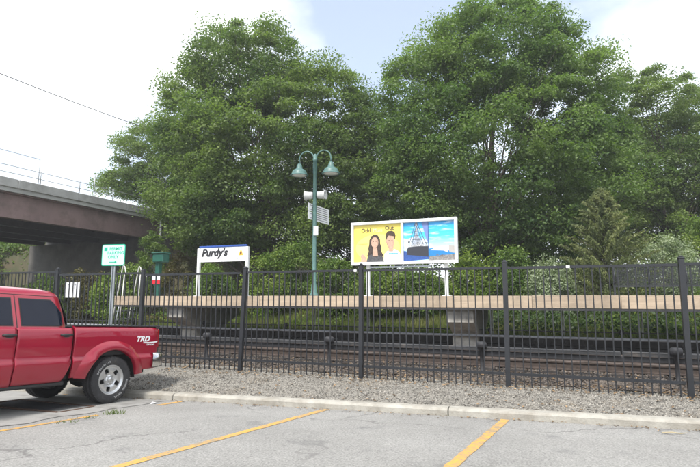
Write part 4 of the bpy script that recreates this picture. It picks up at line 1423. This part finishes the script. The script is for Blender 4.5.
# storm drain under the pickup
dp = Vector((-4.55, 7.62, 0)); dp.z = lot_z(dp.x, dp.y) + .008
dg_ = thing('storm_drain', 'rusty storm drain grate in the concrete under the pickup', 'drain', dp, R(-26.6))
dg_.rotation_euler = (math.atan(-.067), 0, R(-20))
mb = MB()
for y in (-.3, .3): mb.box((0, y, .01), (1.5, .06, .02))
for x in (-.75, .75): mb.box((x, 0, .0095), (.06, .56, .019))
mb.build('frame', M_rust, dg_)
bm_ = MB(); bm_.box((0, 0, .006), (.026, .54, .012)); d0 = None
for i in range(24):
    x = -.69 + i * .06
    if d0 is None: o = bm_.build('bar', M_dark, dg_, (x, 0, 0)); d0 = o.data
    else: inst('bar', d0, dg_, (x, 0, 0))
mb = MB(); mb.box((0, 0, .001), (1.44, .54, .002)); mb.build('sump', M_chassis, dg_)

# ------------------------------------------------------------------ vegetation
def quads(P, Nn, L, Wd, g, fold=.18):
    k = len(P)
    Nn = Nn / (np.linalg.norm(Nn, axis=1, keepdims=True) + 1e-9)
    t = g.normal(0, 1, (k, 3)); u = t - Nn * np.sum(t * Nn, 1, keepdims=True)
    u /= np.linalg.norm(u, axis=1, keepdims=True) + 1e-9
    v = np.cross(Nn, u)
    L = np.asarray(L).reshape(-1, 1); Wd = np.asarray(Wd).reshape(-1, 1)
    return np.stack([P - u * L * .5, P + v * Wd * .5 + Nn * L * fold * .5 + u * L * .05, P + u * L * .5 - Nn * L * fold * .6, P - v * Wd * .5 + Nn * L * fold * .5 + u * L * .05], 1)

def set_tint(o, t):
    a = o.data.attributes.new("tint", 'FLOAT', 'FACE')
    a.data.foreach_set("value", np.asarray(t, np.float32))

def leaf_cloud(C, Rr, per, size, g, flat_=.55, up_=.55, ratio=.55):
    """leaves filling flattened clumps C with radii Rr"""
    k = len(C); n = k * per
    idx = np.repeat(np.arange(k), per)
    d = g.normal(0, 1, (n, 3)); d /= np.linalg.norm(d, axis=1, keepdims=True)
    rad = g.uniform(0, 1, n) ** .42
    rad = rad * g.uniform(.75, 1.2, n)
    off = d * rad[:, None] * Rr[idx][:, None]
    off[:, 2] *= flat_
    off[:, 2] -= .22 * (off[:, 0] ** 2 + off[:, 1] ** 2) / Rr[idx]
    P = C[idx] + off
    Nn = g.normal(0, .55, (n, 3)) + d * .45; Nn[:, 2] += up_
    s = size * g.uniform(.55, 1.25, n)
    return quads(P, Nn, s, s * ratio, g).reshape(-1, 3)

def limb(mb, a, b, r0, r1, g, seg=6, bend=.14, pts=7):
    a, b = Vector(a), Vector(b); ln = (b - a).length
    m = a.lerp(b, .5) + Vector((g.uniform(-1, 1), g.uniform(-1, 1), g.uniform(-.1, 1))) * ln * bend
    P = []
    for i in range(pts):
        t = i / (pts - 1)
        P.append(a.lerp(m, t).lerp(m.lerp(b, t), t))
    mb.tube(P, [r0 + (r1 - r0) * i / (pts - 1) for i in range(pts)], seg, cap=False)
    return P

def tree(name, label, Y, base_px, lobes, lm, clumps, per, size, cr, seed, group=None, trunk_r=.26, inner=.36, nlimb=36, flat_=.50):
    g = np.random.default_rng(seed)
    base = at(base_px, 297, Y); gz = float(ground_z(np.array(base.x), np.array(base.y)))
    base = Vector((base.x, base.y, gz - .05))
    root = thing(name, label, 'tree', base, 0, group)
    E = []
    for (px, py, rx, ry) in lobes:
        c = at(px, py, Y)
        E.append((np.array(c), np.array([rx / FPX * Y, rx / FPX * Y * .9, ry / FPX * Y])))
    wts = np.array([e[1][0] * e[1][2] for e in E]); wts /= wts.sum()
    C = []
    tries = 0
    while len(C) < clumps and tries < clumps * 60:
        tries += 1
        e = E[g.choice(len(E), p=wts)]
        d = g.normal(0, 1, 3); d /= np.linalg.norm(d)
        f = g.uniform(.80, 1.0) if g.uniform() > inner else g.uniform(.25, .8)
        p = e[0] + d * e[1] * f
        deep = any(np.sum(((p - q[0]) / q[1]) ** 2) < .52 for q in E)
        if deep and g.uniform() > inner: continue
        if p[2] < gz + 1.6: continue
        if C and min(np.sum((np.array(C) - p) ** 2, 1)) < (cr * .46) ** 2: continue
        C.append(p)
    C = np.array(C)
    Rr = cr * (.5 + 1.1 * g.uniform(0, 1, len(C)) ** 1.5)
    V = leaf_cloud(C, Rr, per, size, g, flat_)
    # stray sprays break the outline
    top = np.array([e[0][2] + e[1][2] for e in E]).max()
    V -= np.array(base)
    crown = np_mesh('crown', V, np.arange(len(V)).reshape(-1, 4), lm, root)
    ph = g.uniform(0, 6, 3)
    drift = .5 + .30 * np.sin(C[:, 0] * .8 + ph[0]) * np.sin(C[:, 2] * .9 + ph[1])
    set_tint(crown, np.repeat(np.clip(drift * .6 + g.uniform(0, .42, len(C)), 0, 1), per))
    # trunk and limbs
    mb = MB(); r = random.Random(seed)
    ctr = np.mean(C, 0)
    h = (top - gz)
    tp = Vector((ctr[0] * .75 + base.x * .25 - base.x, ctr[1] * .75 + base.y * .25 - base.y, h * .70))
    P = limb(mb, (0, 0, -.2), tp, trunk_r, trunk_r * .22, r, 10, .05, 12)
    order = g.permutation(len(C))[:nlimb]
    for i in order:
        c = Vector(C[i]) - base
        t = min(max((c.z / h) * .75 - .12 + r.uniform(-.08, .08), .12), .95)
        a = P[int(t * 11)]
        q = limb(mb, a, c, trunk_r * .34 * (1.1 - t), .012, r, 5, .12, 6)
        for _ in range(2):
            s_ = q[r.randint(2, 4)]
            e_ = c + Vector((r.uniform(-1, 1), r.uniform(-1, 1), r.uniform(-.3, .8))) * cr * 1.3
            limb(mb, s_, e_, .022, .006, r, 4, .15, 4)
    mb.build('trunk', M_bark, root)
    return root

LM_A = leaf_mat('leaf_maple', (.052, .102, .030), (.205, .270, .076), .46)
LM_B = leaf_mat('leaf_oak', (.050, .104, .030), (.195, .272, .076), .46)
LM_C = leaf_mat('leaf_light', (.070, .122, .034), (.200, .260, .080), .44)
LM_D = leaf_mat('leaf_shade', (.024, .052, .014), (.060, .100, .026), .30)  # understory leaves, their shade is put into the darker colour

tree('broadleaf_tree', 'tall dense broadleaf tree with domed crown behind the station sign and lamp post', 24, 262,
     [(250, 72, 62, 55), (205, 120, 48, 70), (318, 120, 58, 62), (262, 150, 92, 75), (195, 185, 45, 45), (335, 190, 50, 55), (250, 205, 75, 40), (352, 120, 30, 40), (300, 230, 52, 26), (215, 230, 42, 24)],
     LM_A, 780, 330, .138, .80, 101)
tree('broadleaf_tree', 'broad tallest tree with wide rounded crown rising behind the billboard', 22, 492,
     [(498, 62, 74, 68), (425, 112, 50, 74), (455, 60, 40, 45), (560, 95, 58, 68), (495, 145, 108, 75), (425, 188, 50, 50), (572, 180, 60, 58), (500, 205, 80, 42), (545, 35, 35, 35), (600, 140, 32, 45), (455, 232, 50, 26), (535, 234, 55, 26)],
     LM_B, 860, 330, .132, .76, 102)
tree('broadleaf_tree', 'light green open-crowned tree beyond the conifer and mesh railing', 25, 668,
     [(655, 108, 42, 44), (622, 118, 32, 50), (690, 165, 42, 55), (640, 185, 42, 42), (640, 222, 40, 30), (690, 225, 40, 28), (712, 125, 42, 45), (668, 150, 45, 50), (730, 190, 40, 45)],
     LM_C, 400, 290, .138, .72, 103)
tree('broadleaf_tree', 'smaller pale green tree with foliage hanging over the bridge end', 30.5, 186,
     [(152, 158, 34, 36), (124, 184, 24, 14), (182, 190, 34, 42), (150, 188, 28, 20), (190, 150, 25, 35)],
     LM_C, 220, 290, .14, .78, 104, trunk_r=.16)
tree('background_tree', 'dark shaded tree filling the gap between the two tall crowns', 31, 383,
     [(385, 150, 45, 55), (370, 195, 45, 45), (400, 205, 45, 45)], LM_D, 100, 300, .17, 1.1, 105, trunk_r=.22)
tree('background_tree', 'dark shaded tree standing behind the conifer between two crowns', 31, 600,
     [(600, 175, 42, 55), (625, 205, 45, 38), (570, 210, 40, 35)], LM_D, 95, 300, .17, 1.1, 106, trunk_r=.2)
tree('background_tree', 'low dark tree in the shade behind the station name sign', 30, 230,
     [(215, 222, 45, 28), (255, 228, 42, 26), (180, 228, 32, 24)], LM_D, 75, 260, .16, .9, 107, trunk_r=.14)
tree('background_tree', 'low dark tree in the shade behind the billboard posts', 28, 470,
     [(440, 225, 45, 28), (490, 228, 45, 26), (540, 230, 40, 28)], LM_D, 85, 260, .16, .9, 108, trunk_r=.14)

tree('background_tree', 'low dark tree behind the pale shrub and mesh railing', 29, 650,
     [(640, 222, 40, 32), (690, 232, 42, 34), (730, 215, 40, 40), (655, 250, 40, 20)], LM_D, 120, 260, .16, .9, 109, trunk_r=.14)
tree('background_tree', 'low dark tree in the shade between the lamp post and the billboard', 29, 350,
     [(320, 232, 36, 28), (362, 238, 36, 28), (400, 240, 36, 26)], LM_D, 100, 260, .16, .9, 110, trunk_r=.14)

def bush(name, label, px, py, rx, ry, Y, lm, seed, cat='shrub', size=.10, per=150, clumps=34, cr=.34, group=None):
    g = np.random.default_rng(seed)
    c = at(px, py, Y); gz = float(ground_z(np.array(c.x), np.array(c.y)))
    X, Z = rx / FPX * Y, ry / FPX * Y
    root = thing(name, label, cat, (c.x, c.y, gz - .03), 0, group)
    top = c.z + Z - gz
    d = g.normal(0, 1, (clumps, 3)); d /= np.linalg.norm(d, axis=1, keepdims=True)
    d *= g.uniform(.5, 1.0, (clumps, 1))
    C = d * np.array([X, X * .8, top * .5]) + np.array([0, 0, top * .5])
    C[:, 2] = np.clip(C[:, 2], .12, None)
    V = leaf_cloud(C, cr * g.uniform(.6, 1.35, clumps), per, size, g, .75, .4)
    set_tint(np_mesh('foliage', V, np.arange(len(V)).reshape(-1, 4), lm, root), np.repeat(g.uniform(.1, .95, clumps), per))
    mb = MB(); r = random.Random(seed)
    for i in range(9):
        q = C[r.randrange(clumps)]
        limb(mb, (r.uniform(-.1, .1), r.uniform(-.1, .1), -.1), q, .025, .006, r, 5, .1, 5)
    mb.build('stem', M_bark, root)
    return root
LM_E = leaf_mat('leaf_bright', (.085, .155, .026), (.225, .290, .060), .42)
LM_F = leaf_mat('leaf_silver', (.16, .21, .115), (.33, .38, .24), .30)
LM_G = leaf_mat('leaf_brown', (.085, .065, .022), (.130, .130, .035), .30)
LM_H = leaf_mat('leaf_shrub', (.062, .120, .024), (.175, .250, .052), .40)
shrubs = [
    ('tall shaded shrub behind the billboard end post', 530, 258, 26, 28, 24, LM_H),
    ('dark leafy shrub tucked beside the conifer and the harbour poster', 578, 266, 20, 22, 23, LM_H),
    ('spreading green bush low on the earth bank beyond the bridge', 10, 262, 18, 12, 42, LM_G),
    ('green bushy shrub on top of the bank beyond the bridge', 22, 250, 16, 12, 46, LM_H),
    ('broad brownish green shrub on the slope beside the bridge abutment', 186, 268, 26, 28, 25, LM_G),
    ('tall green shrub on the slope under the bridge end', 152, 250, 18, 24, 27, LM_H),
    ('low yellowish shrub beside the green help point', 132, 275, 14, 14, 22, LM_E),
    ('dark green shrub below the station name sign', 215, 278, 22, 18, 21, LM_H),
    ('leafy bright shrub between the station sign and the lamp post', 268, 272, 20, 22, 21, LM_E),
    ('tall bright green shrub beside the lamp post', 300, 262, 24, 32, 21.5, LM_H),
    ('rounded green shrub at the foot of the lamp post', 335, 276, 22, 20, 20, LM_H),
    ('sunlit yellow green shrub under the yellow poster', 378, 281, 22, 16, 19, LM_E),
    ('low green shrub under the harbour poster', 420, 282, 24, 16, 19, LM_H),
    ('bright yellow green shrub beside the billboard post', 468, 274, 20, 22, 19, LM_E),
    ('dense green shrub between the billboard and the pale shrub', 508, 272, 24, 24, 19, LM_H),
    ('pale silvery green shrub in front of the conifer', 552, 276, 22, 20, 17.5, LM_F),
    ('large pale silvery shrub behind the mesh railing', 668, 258, 34, 26, 18, LM_F),
    ('bright lime green bush above the mesh railing', 700, 238, 22, 24, 21, LM_E),
    ('low dark shrub under the conifer', 615, 282, 22, 16, 18, LM_H),
    ('ragged shrub on the earth bank seen under the bridge', 8, 252, 24, 14, 44, LM_H),
    ('brown scrub along the far foot of the bridge', 85, 281, 26, 12, 24, LM_G),
    ('green scrub growing at the fence beyond the pickup roof', 45, 283, 22, 10, 23, LM_H),
    ('pale weedy scrub beside the platform steps', 110, 283, 14, 12, 20, LM_E),
]
for i, (lb, px, py, rx, ry, Y, lm) in enumerate(shrubs):
    bush('shrub', lb, px, py, rx, ry, Y, lm, 300 + i, size=.085 if lm is LM_F else .11, cr=.30 + .004 * rx, clumps=int(34 + rx * 1.7))

# conifer
def conifer(px, Y, ytop, ybot, rpx, seed):
    g = np.random.default_rng(seed); r = random.Random(seed)
    c = at(px, ybot, Y); gz = float(ground_z(np.array(c.x), np.array(c.y)))
    top = at(px, ytop, Y).z - gz; RX = rpx / FPX * Y
    root = thing('conifer_tree', 'olive green conical cedar with ragged spiky tips behind the platform', 'tree', (c.x, c.y, gz - .05))
    mb = MB(); mb.tube([(0, 0, -.1), (.02, 0, top * .5), (0, 0, top * .97)], [.09, .05, .01], 8, cap=False)
    P, Nn, L = [], [], []
    for i in range(170):
        t = (i + .5) / 170
        z = top * (.05 + .90 * t); ln = RX * (1 - t) ** .8 * r.uniform(.65, 1.15) + .12
        a = i * 2.399 + r.uniform(-.3, .3)
        tip = Vector((math.cos(a) * ln, math.sin(a) * ln, z + ln * r.uniform(.25, .6)))
        st_ = Vector((0, 0, z))
        mb.tube([st_, st_.lerp(tip, .5) - Vector((0, 0, .06)), tip], [.015, .01, .004], 4, cap=False)
        m_ = 210
        tt = g.uniform(.15, 1.08, m_)
        pts = np.array(st_)[None] * (1 - tt[:, None]) + np.array(tip)[None] * tt[:, None]
        pts += g.normal(0, .07, (m_, 3)) * (1.25 - tt[:, None]) + np.array([0, 0, -.05])
        P.append(pts)
    P = np.concatenate(P)
    Nn = g.normal(0, 1, P.shape); Nn[:, 2] *= .5
    s = g.uniform(.07, .15, len(P))
    V = quads(P, Nn, s, s * .32, g, .05).reshape(-1, 3)
    cw = np_mesh('crown', V, np.arange(len(V)).reshape(-1, 4), leaf_mat('needle', (.090, .118, .042), (.215, .240, .090), .30), root)
    set_tint(cw, np.repeat(g.uniform(.1, .95, 170), 210))
    mb.build('trunk', M_bark, root)
conifer(606, 17.5, 183, 285, 50, 77)

# ground cover on the bank behind the platform
def cover(name, label, cat, k, s0, s1, n0, n1, hmax, size, lm, seed, power=1.0):
    g = np.random.default_rng(seed)
    s = g.uniform(s0, s1, k); n = n0 + (n1 - n0) * g.uniform(0, 1, k) ** power
    XY = np.array([PF(a, b)[:2] for a, b in zip(s, n)])
    keep = ~((vnoise(XY[:, 0], XY[:, 1], .55, 9) < .05) & (name == 'weed_cover')) & ~((s > -34.0) & (s < -22) & (n > 9.8) & (n < 14)); XY, k = XY[keep], int(keep.sum())
    z = ground_z(XY[:, 0], XY[:, 1])
    hm = hmax * (.35 + .65 * np.clip(.5 + .5 * vnoise(XY[:, 0], XY[:, 1], .9, seed), 0, 1))
    P = np.column_stack([XY, z + hm * g.uniform(0, 1, k) ** .7])
    Nn = g.normal(0, .6, (k, 3)); Nn[:, 2] += .6; Nn[:, 1] -= .25
    sz = size * g.uniform(.6, 1.3, k)
    V = quads(P, Nn, sz, sz * .6, g).reshape(-1, 3)
    o = np_mesh(name, V, np.arange(len(V)).reshape(-1, 4), lm)
    set_tint(o, np.clip(.5 + .35 * vnoise(XY[:, 0], XY[:, 1], .8, seed + 1) + g.normal(0, .12, k), 0, 1))
    return tag(o, label, cat, kind='stuff')
cover('undergrowth', 'tangled green undergrowth covering the bank behind the platform', 'undergrowth', 52000, -20, 9, 7.6, 16, .75, .12, LM_H, 401, 1.3)
cover('scrub_cover', 'brownish scrub covering the slopes beside and under the bridge', 'undergrowth', 30000, -48, -14, 5.5, 20, .55, .16, LM_G, 402)
cover('weed_cover', 'mixed leafy weeds on the grass bank seen under the platform', 'weeds', 14000, -19, 8, 3.6, 8.5, .45, .10, LM_E, 404)
cover('brush', 'shaded green and brown brush under the platform beside the mesh railing', 'undergrowth', 15000, -3.5, 9, 3.5, 7.5, .75, .10, LM_D, 405)  # shadowed brush, the shade comes from the dark leaf colour
cover('bank_cover', 'green growth along the top of the earth bank beyond the bridge', 'undergrowth', 34000, -60, -34.2, 5.5, 16, 1.7, .24, LM_H, 403)
def grass(name, label, k, s0, s1, n0, n1, h, seed, lm):
    g = np.random.default_rng(seed)
    s = g.uniform(s0, s1, k); n = g.uniform(n0, n1, k)
    XY = np.array([PF(a, b)[:2] for a, b in zip(s, n)])
    z = ground_z(XY[:, 0], XY[:, 1]) - .03
    B = np.column_stack([XY, z]); a = g.uniform(0, 6.283, k); w = .012 * g.uniform(.7, 1.4, k)
    hh = h * g.uniform(.4, 1.2, k); l = np.column_stack([g.normal(0, .3, k) * hh, g.normal(0, .3, k) * hh, hh])
    d = np.column_stack([np.cos(a), np.sin(a), 0 * a]) * w[:, None]
    V = np.stack([B - d, B + d, B + l], 1).reshape(-1, 3)
    o = np_mesh(name, V, np.arange(len(V)).reshape(-1, 3), lm)
    set_tint(o, np.clip(.45 + .45 * vnoise(XY[:, 0], XY[:, 1], .9, 4) + g.normal(0, .12, k), 0, 1))
    return tag(o, label, 'grass', kind='stuff')
grass('grass', 'rough green grass on the bank seen under the platform', 90000, -19, 8, 1.3, 10.0, .30, 410, leaf_mat('grass_blade', (.085, .130, .026), (.25, .25, .09), .42))
# weeds in the joint beside the pickup's wheel
def tuft(px, py, label, seed, h=.055, k=60):
    Y = 1.08 * FPX / (py - 331); X = (px - 350) / FPX * Y
    r = random.Random(seed); mb = MB()
    for i in range(k):
        a = r.uniform(0, 6.28); q = r.uniform(0, .10); x, y = q * math.cos(a) * 1.6, q * math.sin(a)
        hh = h * r.uniform(.4, 1.2); lx, ly = r.gauss(0, .4) * hh, r.gauss(0, .4) * hh; w = .005
        mb.add([(x - w, y, 0), (x + w, y, 0), (x + lx, y + ly, hh)], [(0, 1, 2)])
    o = mb.build('weed_tuft', MATS['grass_blade'], None, (X, Y, lot_z(X, Y) + .004))
    tag(o, label, 'weed')
tuft(122, 409, 'small green weed tuft growing beside the rear tyre of the pickup', 1)
tuft(98, 413, 'tiny weed tuft in the concrete edge below the rear tyre', 2, .03, 22)
tuft(76, 417, 'tiny weed tuft beside the worn orange line near the drain', 3, .03, 22)
# scraps of paper in the gutter
for px, py, lb in ((160, 399.5, 'scrap of white paper in the gutter by the pickup bumper'), (661, 428, 'pale dry twig lying along the kerb below the fence post')):
    Y = 1.08 * FPX / (py - 331); X = (px - 350) / FPX * Y
    mb = MB()
    if px < 300: mb.add([(-.04, -.02, 0), (.035, -.03, .012), (.045, .03, .004), (-.03, .03, .02)], [(0, 1, 2), (0, 2, 3)])
    else: mb.tube([(-.12, .01, .012), (-.02, 0, .018), (.06, -.02, .012), (.14, -.01, .016)], [.007, .008, .006, .003], 6)
    o = mb.build('paper_scrap' if px < 300 else 'dry_twig', M_sign if px < 300 else mat('twig', (.36, .30, .18), var=.2), None, (X, Y, lot_z(X, Y) + .002))
    tag(o, lb, 'litter' if px < 300 else 'twig')

# ------------------------------------------------------------------ added thin volume, stands in for lens veil and lifts tree shadows
hz = MB(); hz.box((0, 60, 9.0), (420, 420, 23.5))
m, N, L, out = new_mat('veil_volume')
pv = N.new("ShaderNodeVolumePrincipled")
pv.inputs["Color"].default_value = (.93, .96, 1.0, 1)
pv.inputs["Density"].default_value = .0014
pv.inputs["Anisotropy"].default_value = .2
L.new(pv.outputs["Volume"], out.inputs["Volume"])
tag(hz.build('veil', m), 'thin added haze over the station', 'veil', kind='stuff')
